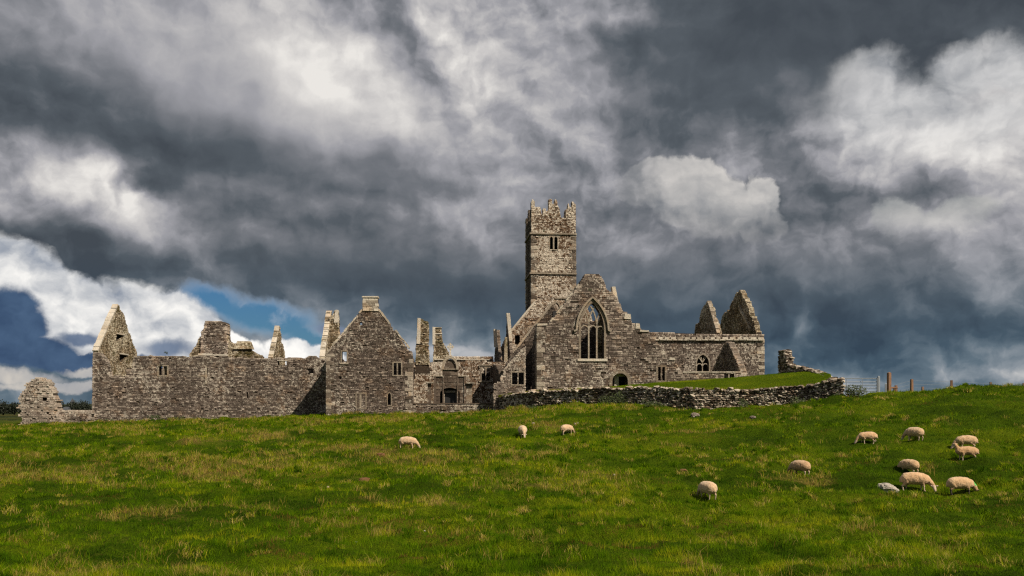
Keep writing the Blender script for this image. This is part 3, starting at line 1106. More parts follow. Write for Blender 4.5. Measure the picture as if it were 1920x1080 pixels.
mb_ = MB(); prism(fr, ccw(rect(v, 900.5, 685.5, 920.5, 714)), [l1, l2], -.06, .35, mb_, .6); wo = mb_.build('window', M['frame'], cw)
mb_ = MB()
bar(mb_, fr, [Pv(899, 690, v), Pv(899, 684.5, v), Pv(922, 684.5, v), Pv(922, 690, v)], .12, -.16, .1, .8); mb_.build('hood_mould', M['frame'], wo)
mb_ = MB(); prism(fr, rect(v, 898, 714.5, 923, 716.5), [], -.14, .3, mb_, .9); mb_.build('sill', M['frame'], wo)
lay(FV(v + 6), PV(v + 6, [(845, 700), (925, 700), (925, 668), (880, 669), (850, 668)]), (), .7, 'brown', CW, name='rear_wall', floor=3)
mb_ = MB(); prism(FV(v + 6), rect(v + 6, 850, 673.2, 920, 675), [], -.2, .3, mb_, .8); mb_.build('string_course', M['pale'], CW)
lay(FV(v + 8), PV(v + 8, [(775, 790), (985, 790), (985, 690), (775, 690)]), (), .7, 'dark', CW, name='inner_wall', course=(.25, .4), width=(.4, .9))
out = ragged(PV(v - .1, [(779, 700), (806, 700), (804, 660), (804, 625), (803.5, 604), (796, 601), (789, 598.5), (783, 597.5), (781, 640), (779.5, 670)]), .05, .4, keep=(0,))
t1_ = lay(FV(v - .1), out, (), 1.3, 'mossy', CW, name='wall_stump', floor=4.4, prot=.09)
mb_ = MB(); prism(FV(v - .1), PV(v, [(781, 645), (788, 645), (789, 597), (783, 596.5)]), [], -.2, 1.35, mb_, .95); mb_.build('quoin_slab', M['pale'], t1_)
out = ragged(PV(v + .3, [(812, 700), (842, 700), (841, 660), (836, 652), (832, 645), (829, 640), (828, 626), (828, 614), (812, 613), (813, 645)]), .06, .4, keep=(0,))
t2_ = lay(FV(v + .3), out, (), 1.1, 'mossy', CW, name='wall_stump', floor=4.6, prot=.09)
mb_ = MB(); prism(FV(v + .3), PV(v, [(811, 646), (816, 646), (816, 613), (811, 612.5)]), [], -.15, 1.2, mb_, .95); mb_.build('quoin_slab', M['pale'], t2_)
mb_ = MB(); prism(FV(v + .3), PV(v, [(815, 626.5), (829, 626), (829, 624), (815, 624.5)]), [], -.12, 1.1, mb_, .9); mb_.build('string_course', M['pale'], t2_)
mb_ = MB(); prism(fr, rect(v, 815, 673, 832, 675), [], -.15, .6, mb_, .95); mb_.build('ledge_slab', M['pale'], cw)

# yard wall in front
v = 92.0
YW = thing('yard_wall', FV(v).w(Pv(850, 777, v)[0], .3, -1.6), 'low roughcast wall in front of the arched tomb', 'wall')
yw = lay(FV(v), PV(v, [(773.5, 792), (930, 792), (930, 758), (880, 757.5), (773.5, 757)]), (), .55, 'grey', YW, prot=.04, tone=(.2, .7), over=.02)
mb_ = MB(); prism(FV(v), PV(v, [(772, 757.3), (931, 758), (931, 755.8), (772, 755.6)]), [], -.08, .6, mb_, .35); mb_.build('coping', M['ashlar'], YW)
for px_ in (832, 857):
    block(FV(v), Pv(px_, 764, v)[0], .05, Pv(px_, 765, v)[1], .6, .3, .42, yw, 'stone')

# arched tomb
v = 94.0
fr = FV(v)
TB = thing('arched_tomb', fr.w(Pv(843, 757, v)[0], 1, -1.2), 'stepped ashlar tomb with an arched recess below a round pediment', 'tomb')
rec = [Pv(825, 775, v), Pv(862, 775, v)]
x0, x1 = Pv(825, 757, v)[0], Pv(862, 757, v)[0]
zs, za = Pv(843, 738, v)[1], Pv(843, 727, v)[1]
hole = [(x0, -1.2), (x1, -1.2)] + [((x0 + x1) / 2 + (x1 - x0) / 2 * math.cos(math.pi * i / 10), zs + (za - zs) * math.sin(math.pi * i / 10)) for i in range(11)]
outer = PV(v, [(813.5, 785), (873.7, 785), (873.7, 706), (870, 704.5), (859, 704.5), (859, 692), (830, 692), (830, 704.5), (817, 704.5), (813.5, 706)])
zlow = outer[0][1]
hole = [(x0, zlow + .02), (x1, zlow + .02)] + hole[2:]
mb_ = MB(); prism(fr, outer, [hole], .02, 1.9, mb_, .35); bd = mb_.build('tomb_front', M['ashlar'], TB)
for row in range(9):            # ashlar facing blocks with open joints
    ya, yb = 757 - row * 6.6, 757 - (row + 1) * 6.6 + .35
    if yb < 692: break
    xa = 813.7 if ya > 705 else 830.2
    xb = 873.5 if ya > 705 else 858.8
    x = xa; k = row % 2
    while x < xb - 1:
        w_px = (9.5 if k else 13.0) * random.uniform(.85, 1.2); k = 1 - k
        xe = min(xb, x + w_px)
        if xb - xe < 4: xe = xb
        q = rect(v, x + .2, yb, xe - .2, ya)
        mids = [((q[0][0] + q[1][0]) / 2, (q[0][1] + q[2][1]) / 2), (q[0][0] + .02, q[0][1]), (q[1][0] - .02, q[0][1]), (q[0][0] + .02, q[2][1]), (q[1][0] - .02, q[2][1])]
        if not any(inside(hole, a, b) for a, b in mids):
            mb_ = MB(); stone(mb_, fr, q[0][0], q[1][0], q[0][1], q[2][1], -.02, .1, random.uniform(.1, .9), .02)
            mb_.build('ashlar_block', M['ashlar'], bd)
        x = xe
# pilaster strips
for (a, b, t_) in ((813.5, 817.5, -.1), (829.8, 832, -.07), (857, 859.2, -.07), (869.8, 873.9, -.1)):
    mb_ = MB(); prism(fr, rect(v, a, 705, b, 775), [], t_, .1, mb_, .5); mb_.build('pilaster', M['ashlar'], bd)
cx, cz = Pv(844, 684, v)
rr = 13.5 * v / F
mb_ = MB(); dsk = [(cx + rr * .82 * math.cos(math.pi * (i / 12)), Pv(844, 692, v)[1] + rr * 1.35 * math.sin(math.pi * i / 12)) for i in range(13)]
prism(fr, ccw(dsk), [], 0, 1.0, mb_, .3); pd = mb_.build('pediment', M['ashlar'], TB)
mb_ = MB(); bar(mb_, fr, [(cx + rr * math.cos(math.pi * (-.06 + 1.12 * i / 14)), Pv(844, 692, v)[1] + .15 + rr * 1.42 * math.sin(math.pi * (-.06 + 1.12 * i / 14)) ) for i in range(15)], .24, -.2, 1.1, .8)
mb_.build('hood_mould', M['frame'], pd)
mb_ = MB(); prism(fr, PV(v, [(812.5, 706), (831, 706), (831, 704), (812.5, 704)]), [], -.14, 1.9, mb_, .7); prism(fr, PV(v, [(858, 706), (875, 706), (875, 704), (858, 704)]), [], -.14, 1.9, mb_, .7)
prism(fr, PV(v, [(829, 693), (860, 693), (860, 691.2), (829, 691.2)]), [], -.12, 1.9, mb_, .7); mb_.build('cornice', M['frame'], bd)
# recess door frame and back
mb_ = MB(); prism(FV(v + 1.5), rect(v, 823, 722, 864, 780), [], 0, .2, mb_, .1); mb_.build('recess_back', M['ashlar'], bd)
dh = rect(v, 834, 737, 855, 775)
mb_ = MB(); prism(FV(v + .5), grow(rect(v, 834, 736, 855, 775), .22), [rect(v, 834, 736, 855, 775)], 0, .3, mb_, .6); dd = mb_.build('door_frame', M['frame'], bd)
mb_ = MB(); prism(FV(v + .72), rect(v, 833, 735, 856, 776), [], 0, .08, mb_, .1)
mi, ni, bsi = new_mat('plain_black'); bsi.inputs['Base Color'].default_value = (.012, .012, .013, 1); bsi.inputs['Roughness'].default_value = .6; M['iron'] = mi
mb_.build('door', M['iron'], dd)  # plain black sheet filling the door frame
# side slabs and posts
for (a, b, y0_, y1_, mt, nm, t_, tt) in ((798, 813.3, 716, 718.6, 'pale', 'wing_slab', -.3, 2.2), (801.5, 808.5, 719, 775, 'ashlar', 'pillar', 0, .5),
                                         (874, 890, 717, 719, 'pale', 'wing_slab', -.3, 2.2), (874.2, 885.4, 723, 775, 'frame', 'panel', .1, .5),
                                         (873.9, 886.5, 719.3, 723, 'ashlar', 'panel_head', 0, .6)):
    mb_ = MB(); prism(fr, rect(v, a, y0_, b, y1_), [], t_, tt, mb_, .5); mb_.build(nm, M[mt], TB)
# ringed cross
mb_ = MB(); c0 = Pv(844.5, 650, v); s_ = v / F
bar(mb_, fr, [(c0[0], c0[1] - 23 * s_), (c0[0], c0[1] - 16 * s_)], .42, .2, .62, .8)
bar(mb_, fr, [(c0[0], c0[1] - 17 * s_), (c0[0], c0[1] + 7.5 * s_)], .15, .3, .48, .9)
bar(mb_, fr, [(c0[0] - 6.6 * s_, c0[1]), (c0[0] + 6.6 * s_, c0[1])], .15, .297, .483, .9)
bar(mb_, fr, [(c0[0] + 4.7 * s_ * math.cos(2 * math.pi * i / 20), c0[1] + 4.7 * s_ * math.sin(2 * math.pi * i / 20)) for i in range(21)], .08, .33, .45, .9)
mb_.build('ringed_cross', M['pale'], TB)

# ---- 5 bell tower
v = 112.0
fr = FV(v)
TW = thing('bell_tower', fr.w(Pv(1037, 700, v)[0], 3, -1), 'tall square bell tower with stepped battlements and twin lancet window', 'tower')
xl, xr = 996.0, 1079.6
sil = [(996, 391), (996, 378), (999, 374), (1002.5, 378), (1003, 388), (1013, 389), (1015.5, 402), (1018, 404), (1018, 391), (1022.7, 391), (1024.5, 397), (1029, 393), (1029, 374), (1035, 374), (1035, 383), (1040, 383), (1040, 375),
       (1044.5, 375), (1045.5, 386), (1049, 391), (1050.5, 402), (1053, 409), (1060.5, 409), (1060.5, 393), (1064, 392), (1065, 382), (1068, 389), (1072, 389), (1072, 378), (1075.5, 379), (1079.6, 385)]
out = PV(v, [(996, 780), (xr, 780)] + sil[::-1])
t_l1 = ccw(arch(Pv(1031, 468, v)[0], Pv(1036.7, 468, v)[0], Pv(1034, 468, v)[1], Pv(1034, 448, v)[1], Pv(1034, 443.5, v)[1], 4))
t_l2 = ccw(arch(Pv(1039.3, 468, v)[0], Pv(1045.2, 468, v)[0], Pv(1042, 468, v)[1], Pv(1042, 448, v)[1], Pv(1042, 443.5, v)[1], 4))
tf = lay(fr, out, [t_l1, t_l2], .9, 'brown', TW, name='front_wall', floor=3, prot=.06, over=.03, edge_pale=.3, tone=(.15, .8))
mb_ = MB(); prism(fr, ccw(rect(v, 1029.5, 441, 1046.8, 469)), [t_l1, t_l2], -.07, .3, mb_, .7); mb_.build('window', M['frame'], tf)
ul, ur = Pv(996, 700, v)[0], Pv(xr, 700, v)[0]
zp = Pv(996, 400, v)[1]
DEP = 6.3
side = [(v + .92, 0), (v + DEP, 0), (v + DEP, zp + .6), (v + DEP - .7, zp + .6), (v + DEP - .7, zp - .5), (v + 4.4, zp - .5), (v + 4.4, zp + .5), (v + 4.0, zp + 1.1), (v + 3.2, zp + 1.1), (v + 2.9, zp + .4), (v + 2.7, zp - .5),
        (v + 1.8, zp - .5), (v + 1.8, zp + .4), (v + .92, zp + .7)]
lay(FU(ul + .01, -1), ccw(side), [[(v + 2.4, zp - 4.6), (v + 3.0, zp - 4.6), (v + 3.0, zp - 3), (v + 2.4, zp - 3)]], .9, 'dark', TW, name='side_wall', floor=2, over=.02, both=True)  # left side laid in darkened stone to stand for its shade
lay(FU(ur - .01, 1), ccw(side), (), .9, 'brown', TW, name='side_wall', floor=2, over=.02, both=True)
lay(FV(v + DEP - .01), [(ul, 0), (ur, 0), (ur, zp + .6), (ul + 4, zp + .2), (ul + 2.5, zp - .5), (ul + 1.5, zp - .5), (ul + 1, zp + .5), (ul, zp + .7)], (), .8, 'brown', TW, name='rear_wall', floor=10, both=True, course=(.2, .35), width=(.3, .7))
# floors inside, so the bell openings are dark
for zf in (Pv(1037, 437, v)[1], Pv(1037, 511, v)[1]):
    mb_ = MB(); prism(Frame(V * v, U, V), [(ul + .9, zf - .15), (ur - .9, zf - .15), (ur - .9, zf), (ul + .9, zf)], [], .95, DEP - .02, mb_, .3)
    mb_.build('vault_floor', M['core'], TW)
for py_ in (437.5, 512):
    z_ = (Pv(996, py_, v)[1] + Pv(xr, py_ + 2, v)[1]) / 2
    mb_ = MB()
    prism(fr, [(ul - .1, z_ - .1), (ur + .1, z_ - .1), (ur + .1, z_ + .1), (ul - .1, z_ + .1)], [], -.2, -.06, mb_, .6)
    prism(FU(ul, -1), [(v - .2, z_ - .1), (v + DEP + .1, z_ - .1), (v + DEP + .1, z_ + .1), (v - .2, z_ + .1)], [], -.2, -.06, mb_, .6)
    mb_.build('string_course', M['frame'], TW)
for (px_, y0_, y1_, tt) in ((999, 392, 373, 0), (1032, 384, 372, 0), (1042, 385, 373, 0), (1074, 390, 377, 0), (1066, 392, 381, 0)):
    b_ = Pv(px_, y0_, v)
    t_ = Pv(px_, y1_, v)
    mb_ = MB(); rbox(mb_, fr.w(b_[0], .3, b_[1]), .40, .5, t_[1] - b_[1], .9, TH, .35); mb_.build('finial', M['pale'], TW)
quoins(fr, ul, 5, zp - 2.5, 1, tf); quoins(fr, ur, 7, zp - 2.5, -1, tf)

# ---- 6 church gables below the tower
v = 109.5
fr = FV(v)
CH = thing('church_choir', fr.w(Pv(1000, 720, v)[0], 1, -1), 'stepped church gables leaning against the foot of the tower', 'building')
out = ragged(PV(v, [(938, 790), (1110, 790), (1110, 600), (1095, 560), (1062, 559.5), (1041, 559.5), (1036, 565), (1003, 567), (997, 574), (984, 590), (970, 607), (961, 618), (954, 628), (945, 640), (938, 655)]), .05, .5, keep=(0, 1, 3, 7, 8, 9, 10))
h_w = rect(v, 965.6, 628, 974.4, 645)
h_a = ccw(arch(Pv(1037, 590, v)[0], Pv(1049, 590, v)[0], Pv(1043, 597, v)[1], Pv(1043, 578, v)[1], Pv(1043, 567, v)[1], 4))
ca = lay(fr, out, [h_w, h_a], .7, 'brown', CH, name='upper_gable', tone=(.25, .95), floor=-2)
mb_ = MB(); prism(fr, grow(h_w, .1), [], .6, .66, mb_, .0); mb_.build('back_plate', M['core'], ca)  # dark plate closes the window in place of shade inside
mb_ = MB(); prism(fr, PV(v, [(1040, 560), (1062, 560), (1062, 558), (1040, 558)]), [], -.15, .5, mb_, .8); mb_.build('ledge_slab', M['frame'], ca)
mb_ = MB(); prism(fr, grow(h_a, .2), [h_a], -.12, .5, mb_, .6); mb_.build('arch_ring', M['frame'], ca)
mb_ = MB(); bar(mb_, fr, PV(v, [(957, 622), (984, 588.5), (1003, 566)]), .22, -.15, .6, .8); mb_.build('coping', M['pale'], ca)
v2 = 106.0
fr2 = FV(v2)
out = PV(v2, [(938, 790), (1110, 790), (1110, 610), (1052, 592), (1036, 570), (1020, 589), (1005, 607), (990, 626), (975, 645), (962, 661), (950, 676), (938, 690)])
hd = rect(v2, 1036, 580, 1042, 594)
cb = lay(fr2, out, (), .7, 'dark', CH, name='lower_gable', tone=(.25, .75), floor=-2)
mb_ = MB(); bar(mb_, fr2, PV(v2, [(948, 679), (975, 644.5), (1005, 606.5), (1036.5, 567.5)]), .24, -.18, .6, .8); mb_.build('coping', M['frame'], cb)
mb_ = MB(); prism(fr2, rect(v2, 1036.5, 584, 1042.5, 600), [], -.12, .2, mb_, .0); mb_.build('hole_shade_block', M['iron'], cb)  # black block whose colour stands in for the shade of an opening
edge_gable(959, 104.0, [(104, 0), (104, 4.6), (106.2, 6.6), (108.0, 9.2), (109.6, 11.0), (110.2, 11.1), (111.5, 8.6), (113.0, 7.6), (115, 5.2), (115, 0)], CH, 'dark', -1, .3, name='cross_gable', cope=False)
edge_gable(937, 105.5, [(105.5, 0), (105.5, 4.6), (108.0, 6.8), (110.0, 9.1), (110.6, 9.2), (112.0, 7.4), (114, 6.8), (115, 5.2), (115, 0)], CH, 'dark', -1, .3, name='cross_gable', cope=False)
for (xs_, ys_, tt) in (((949.5, 956, 960.5, 955), (587, 587, 640, 640), 105), ((925.6, 931, 933, 927), (617, 617, 652, 650), 107)):
    mb_ = MB(); prism(FV(tt), PV(tt, [(xs_[3], ys_[3]), (xs_[2], ys_[2]), (xs_[1], ys_[1]), (xs_[0], ys_[0])]), [], -.1, .7, mb_, .9); mb_.build('coping_slab', M['pale'], CH)
mb_ = MB(); prism(FV(104.4), PV(104.4, [(945, 680), (952, 680), (951, 632), (947, 632)]), [], 0, .8, mb_, .8); mb_.build('buttress', M['mossy'], CH)

# ---- lower lit wall between court and chapel
v = 90.2
fr = FV(v)
LW = thing('vestry_wall', fr.w(Pv(955, 740, v)[0], .5, -1), 'stepped broken wall with a square twin window left of the chapel', 'wall')
out = ragged(PV(v, [(925, 770), (985.2, 760), (985.2, 650), (978, 655), (970, 664), (962, 672), (955, 680), (949, 688), (943, 694), (944, 700), (939, 707), (938, 716), (930, 718), (925, 721)]), .07, .35, keep=(0, 1))
hole = [rect(v, 960, 698, 970, 721), rect(v, 972.4, 698, 982.2, 721)]
lw = lay(fr, out, hole, .8, 'grey', LW, tone=(.25, .95), edge_pale=.25)
hh = rect(v, 960, 698, 982.2, 721)
mb_ = MB(); prism(fr, grow(hh, .1), [hh], -.04, .3, mb_, .7); wo = mb_.build('window', M['frame'], lw)
mb_ = MB(); bar(mb_, fr, [Pv(971.2, 721, v), Pv(971.2, 698, v)], .12, 0, .3, .7); mb_.build('mullion', M['frame'], wo)
lay(FV(v + 6), PV(v + 6, [(930, 770), (1012, 770), (1012, 610), (1004, 610), (990, 632), (975, 650), (958, 668), (946, 690), (934, 700)]), (), .7, 'dark', LW, name='recess_wall', tone=(.1, .6))
uq = Pv(948, 700, v)[0]
lay(FU(uq, 1), [(v + .82, -2), (v + 10.6, -2), (v + 10.6, 4.5), (v + 6, 4.2), (v + .82, 3.3)], (), .6, 'dark', LW, name='hidden_shadow_wall', tone=(.1, .6))  # unseen wall added to cast a diagonal shadow on the court wall

# ---- 7 chapel with the great window
v = 90.0
fr = FV(v)
CP = thing('chapel', fr.w(Pv(1130, 735, v)[0], 4, -1), 'large roofless chapel gable with a traceried pointed window and low arched doorway', 'building')
out = PV(v, [(1007, 775), (1290, 775), (1283, 715), (1277, 694), (1270, 684), (1262, 674), (1252, 668), (1243, 655), (1233, 643), (1222, 632), (1216, 622), (1200, 617), (1193.5, 614), (1193, 606),
             (1185, 605), (1181, 597), (1176, 586), (1167, 583), (1163, 571), (1157, 560), (1147, 547), (1138, 545), (1134, 532), (1130, 524), (1123, 514), (1100, 513), (1094, 520), (1087, 531),
             (1081, 540), (1072, 552), (1062, 566), (1052, 579), (1042, 592), (1030, 607), (1007, 609)])
out = ragged(out, .06, .5, keep=(0, 1, 34, 27, 28, 29, 30, 31, 32, 33))
W0, W1 = Pv(1089, 640, v)[0], Pv(1132.5, 640, v)[0]
zsil, zspr, zap = Pv(1110, 672.5, v)[1], Pv(1110, 617, v)[1], Pv(1110, 567, v)[1]
big = ccw(arch(W0, W1, zsil, zspr, zap, 10))
D0, D1 = Pv(1148, 710, v)[0], Pv(1177, 710, v)[0]
door = ccw(arch(D0, D1, Pv(1160, 745, v)[1], Pv(1160, 714, v)[1], Pv(1160, 700, v)[1], 7))
sq = [rect(v, 1233, 688, 1238.6, 714), rect(v, 1241, 688, 1246.5, 714)]
cf = lay(fr, out, [big, door] + sq, 1.0, 'grey', CP, name='south_gable', tone=(.05, .92), width=(.2, .62), course=(.14, .26))
# window dressings
mb_ = MB(); prism(fr, grow(big, .22), [big], -.05, .5, mb_, .5); gwn = mb_.build('window', M['frame'], cf)
arc = [p for p in arch(W0 - .45, W1 + .45, zspr - .1, zspr - .1, zap + .52, 12)[2:]]
mb_ = MB(); bar(mb_, fr, [(arc[0][0] + .28, arc[0][1] - .12)] + arc + [(arc[-1][0] - .28, arc[-1][1] - .12)], .2, -.24, .02, .75); mb_.build('hood_mould', M['frame'], gwn)
mb_ = MB(); prism(fr, [(W0 - .35, zsil - .26), (W1 + .35, zsil - .26), (W1 + .35, zsil - .005), (W0 - .35, zsil - .005)], [], -.14, .5, mb_, .95); mb_.build('sill', M['pale'], gwn)
m1, m2 = W0 + (W1 - W0) * .352, W0 + (W1 - W0) * .70
zl = Pv(1110, 612, v)[1]
for x in (m1, m2):
    mb_ = MB(); bar(mb_, fr, [(x, zsil), (x, zl + .05)], .15, .12, .34, .75); mb_.build('mullion', M['frame'], gwn)
a_ = (W1 - W0) / 2; h_ = zap - zspr; R_ = (a_ * a_ + h_ * h_) / (2 * a_)
gb = grow(big, .03)
def tr_line(pts, w=.12):
    ps = [p for p in pts if inside(gb, *p)]
    if len(ps) > 1:
        mb_ = MB(); bar(mb_, fr, ps, w, .14, .32, .8); mb_.build('tracery_bar', M['frame'], gwn)
for x in (m1, m2):
    zb_ = zl
    tr_line([(x + R_ - R_ * math.cos(t * .05), zb_ + R_ * math.sin(t * .05)) for t in range(0, 30)])
    tr_line([(x - R_ + R_ * math.cos(t * .05), zb_ + R_ * math.sin(t * .05)) for t in range(0, 30)])
for (a, b) in ((W0, m1), (m1, m2), (m2, W1)):     # cusped light heads
    c = (a + b) / 2; r = (b - a) / 2
    tr_line([(c + r * math.cos(math.pi * i / 10), Pv(1110, 619, v)[1] + r * 1.15 * math.sin(math.pi * i / 10)) for i in range(11)], .10)
tr_line([((W0 + m1) / 2 + .1, zl + .5), (m1 - .35, zl + 1.05), (m1 + .2, zl + 1.5)], .08)
# door ring, reveal stones
mb_ = MB(); prism(fr, grow(door, .32), [door], -.08, .5, mb_, .4); dr_ = mb_.build('doorway', M['frame'], cf)
mb_ = MB(); prism(FV(v + .7), rect(v + .7, 1152, 706, 1160, 745), [], 0, .4, mb_, .8); prism(FV(v + .7), rect(v + .7, 1152, 701, 1174, 706), [], 0.01, .39, mb_, .7); mb_.build('inner_jamb', M['pale'], dr_)
hh = rect(v, 1233, 688, 1246.5, 714)
mb_ = MB(); prism(fr, grow(hh, .16), [hh], -.05, .35, mb_, .4); wo = mb_.build('window', M['frame'], cf)
mb_ = MB(); bar(mb_, fr, [Pv(1239.8, 714, v), Pv(1239.8, 688, v)], .13, 0, .3, .7); mb_.build('mullion', M['frame'], wo)
quoins(fr, Pv(1007, 700, v)[0], .4, 7.8, 1, cf)
# pale gable coping and the leaning slab
for i in range(9):
    if i in (1, 4, 7): continue
    a = (1032 + 6.0 * i, 603 - 7.9 * i); b = (a[0] + 5.4, a[1] - 7.1)
    mb_ = MB(); bar(mb_, fr, [Pv(*a, v), Pv(*b, v)], .16, -.06, 1.02, random.uniform(.5, .9)); mb_.build('coping_stone', M['pale'], cf)
mb_ = MB(); prism(FV(v + .2), PV(v, [(1153, 568), (1160, 566), (1154, 537), (1147.5, 537.5)]), [], -.15, .6, mb_, .9); mb_.build('coping_slab', M['pale'], cf)
mb_ = MB(); prism(fr, PV(v, [(1007, 611), (1026, 610), (1026, 606.5), (1007, 607)]), [], -.1, 1.0, mb_, .9); mb_.build('coping_slab', M['pale'], cf)
for (a, b, y0_, y1_) in ((1191, 1200, 606, 616), (1199, 1217, 618.5, 622), (1254, 1266, 670, 675), (1170, 1183, 588, 598)):
    mb_ = MB(); prism(fr, PV(v, [(a, y1_), (b, y1_ + .5), (b - 1, y0_ + 1), (a + 1, y0_)]), [], -.12, .9, mb_, .85); mb_.build('coping_slab', M['pale'], cf)
uc0, uc1 = Pv(1007, 700, v)[0], Pv(1200, 700, v)[0]
lay(FU(uc0 + .01, -1), [(v + 1.02, -2), (v + 4.6, -2), (v + 4.6, 6.2), (v + 1.02, 7.9)], (), .9, 'dark', CP, name='side_wall', both=True)  # left flank, its shade put into the stone colour
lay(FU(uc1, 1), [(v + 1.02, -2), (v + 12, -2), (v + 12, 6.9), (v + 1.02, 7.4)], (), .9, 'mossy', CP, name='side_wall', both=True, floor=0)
# inner wall and pier seen through the tracery
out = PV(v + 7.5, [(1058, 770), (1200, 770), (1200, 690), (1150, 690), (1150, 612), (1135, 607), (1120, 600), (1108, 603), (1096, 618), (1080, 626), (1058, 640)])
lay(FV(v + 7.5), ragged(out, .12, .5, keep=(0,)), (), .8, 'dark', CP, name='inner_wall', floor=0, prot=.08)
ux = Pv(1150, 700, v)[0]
lay(FU(ux, -1), [(v + 3.2, -1), (v + 7.4, -1), (v + 7.4, 9.6), (v + 3.2, 10.2)], (), .8, 'dark', CP, name='hidden_shade_wall', both=True, floor=1)  # unseen wall, added only to shade the inner wall
lay(FV(v + 3.2), PV(v + 3.2, [(1140, 765), (1200, 765), (1200, 685), (1140, 685)]), (), .5, 'dark', CP, name='inner_wall', floor=0)  # wall added behind the doorway so it reads as shaded
out = ragged(PV(v + 2.2, [(1120, 770), (1137, 770), (1137, 600), (1131, 590), (1126, 594), (1123, 606), (1120, 625), (1121, 660)]), .1, .4, keep=(0,))
lay(FV(v + 2.2), out, (), .7, 'mossy', CP, name='arcade_pier', floor=0, prot=.1)

# ---- 8 nave to the right
v = 104.0
fr = FV(v)
NV = thing('nave', fr.w(Pv(1330, 710, v)[0], 3, 0), 'long nave wall with slab parapet, small traceried window and two gable peaks behind', 'building')
out = PV(v, [(1190, 760), (1432.5, 760), (1432.5, 626), (1400, 627), (1345, 626), (1300, 625.5), (1240, 624), (1190, 622)])
z0w, zsw, zaw = Pv(1317, 696, v)[1], Pv(1317, 681, v)[1], Pv(1317, 665, v)[1]
a0, a1 = Pv(1306.5, 690, v)[0], Pv(1329, 690, v)[0]
nw = ccw(arch(a0, a1, z0w, zsw, zaw, 8))
nf = lay(fr, out, [nw], .9, 'grey', NV, name='south_wall', tone=(.1, .8), floor=.5, course=(.13, .22), width=(.18, .45))
mb_ = MB(); prism(fr, grow(nw, .17), [nw], -.08, .4, mb_, .6); wn = mb_.build('window', M['frame'], nf)
c = (a0 + a1) / 2; r = (a1 - a0) / 4
segs = [[(c, z0w), (c, zsw + .15)],
        [(c, zsw + .1), (c - r * 1.2, zsw + .75), (c - r * .7, zsw + 1.1)], [(c, zsw + .1), (c + r * 1.2, zsw + .75), (c + r * .7, zsw + 1.1)],
        [(c - 2 * r * math.cos(math.pi * 0) , zsw - .35)] + [(c - r + r * math.cos(math.pi * (1 - i / 8)), zsw - .45 + r * 1.1 * math.sin(math.pi * (1 - i / 8))) for i in range(9)],
        [(c + r + r * math.cos(math.pi * (1 - i / 8)), zsw - .45 + r * 1.1 * math.sin(math.pi * (1 - i / 8))) for i in range(9)],
        [(c - r * 1.4, zsw + .85), (c - r * .5, zsw + .75), (c, zsw + .15), (c + r * .5, zsw + .75), (c + r * 1.4, zsw + .85)]]
for sg in segs:
    mb_ = MB(); bar(mb_, fr, sg, .11, .12, .3, .8); mb_.build('tracery_bar', M['frame'], wn)
lay(FV(v + 1.6), PV(v + 1.6, [(1288, 760), (1350, 760), (1350, 655), (1288, 655)]), (), .5, 'dark', NV, name='dark_backing_wall', floor=2, tone=(0, .5))  # dark block added behind the window so its openings look shaded
lay(FV(v + 8), PV(v + 8, [(1200, 760), (1425, 760), (1425, 640), (1200, 640)]), (), .8, 'dark', NV, name='north_wall', course=(.25, .4), width=(.4, .9), floor=.5)
# weathering slabs of the parapet: each pale slab with a gap
x = 1222.0
while x < 1424:
    w_px = random.uniform(10, 14.5)
    mb_ = MB(); prism(fr, rect(v, x, 636.2, x + w_px - 1.2, 638.4 + random.uniform(-.3, .3)), [], -.30, .2, mb_, random.uniform(.6, 1)); mb_.build('parapet_slab', M['pale'], nf)
    x += w_px
x = 1222.0
while x < 1424:
    w_px = random.uniform(7, 11)
    mb_ = MB(); prism(fr, rect(v, x, 632.2, x + w_px, 635.8), [], -.16, .2, mb_, random.uniform(.4, 1)); mb_.build('corbel_stone', M['pale'], nf)
    x += w_px + random.uniform(2.5, 5)
quoins(fr, Pv(1432.5, 700, v)[0], 3, 8, -1, nf)
# the two peaks
def peak(px_front, vf, outline, name='gable_peak'):
    u = Pv(px_front, 622, vf)[0]
    pts = PU(u, outline)
    g_ = lay(FU(u, -1), ccw(ragged(pts, .22, .38, keep=(0,))), (), .6, 'mossy', NV, name=name, both=True, floor=6, prot=.07, tone=(.1, .8), edge_pale=.3)
    return u, g_
u, g_ = peak(1344, 107.5, [(1344, 640), (1344, 622), (1338, 606), (1333, 588), (1328, 570), (1324.5, 565), (1320, 574), (1313, 590), (1311, 604), (1304, 611), (1302, 623), (1302, 640)])
cq = PU(u, [(1345, 624), (1338, 603), (1333, 585), (1326.5, 563.5)])
for a, b in zip(cq, cq[1:]):
    for q in range(3):
        a_, b_ = Vector(a).lerp(Vector(b), q / 3 + .01), Vector(a).lerp(Vector(b), (q + .93) / 3)
        d_ = Vector((0, random.uniform(-.07, .05)))
        mb_ = MB(); bar(mb_, FU(u, -1), [a_ + d_, b_ + d_], random.uniform(.14, .24), -.06, random.uniform(.35, .55), random.uniform(.2, .9)); mb_.build('coping_slab', M['frame'], g_)
u, g_ = peak(1419, 107.5, [(1419, 640), (1419, 623), (1411, 600), (1405, 583), (1397, 564), (1391, 550), (1386, 545), (1379, 551), (1371, 568), (1366, 584), (1357, 588), (1352, 605), (1349, 622), (1349, 640)])
mb_ = MB(); bar(mb_, FU(u, -1), PU(u, [(1411, 622), (1401, 600), (1391, 582), (1388, 572)]), .3, -.3, -.05, .6); mb_.build('weather_course', M['mossy'], g_)

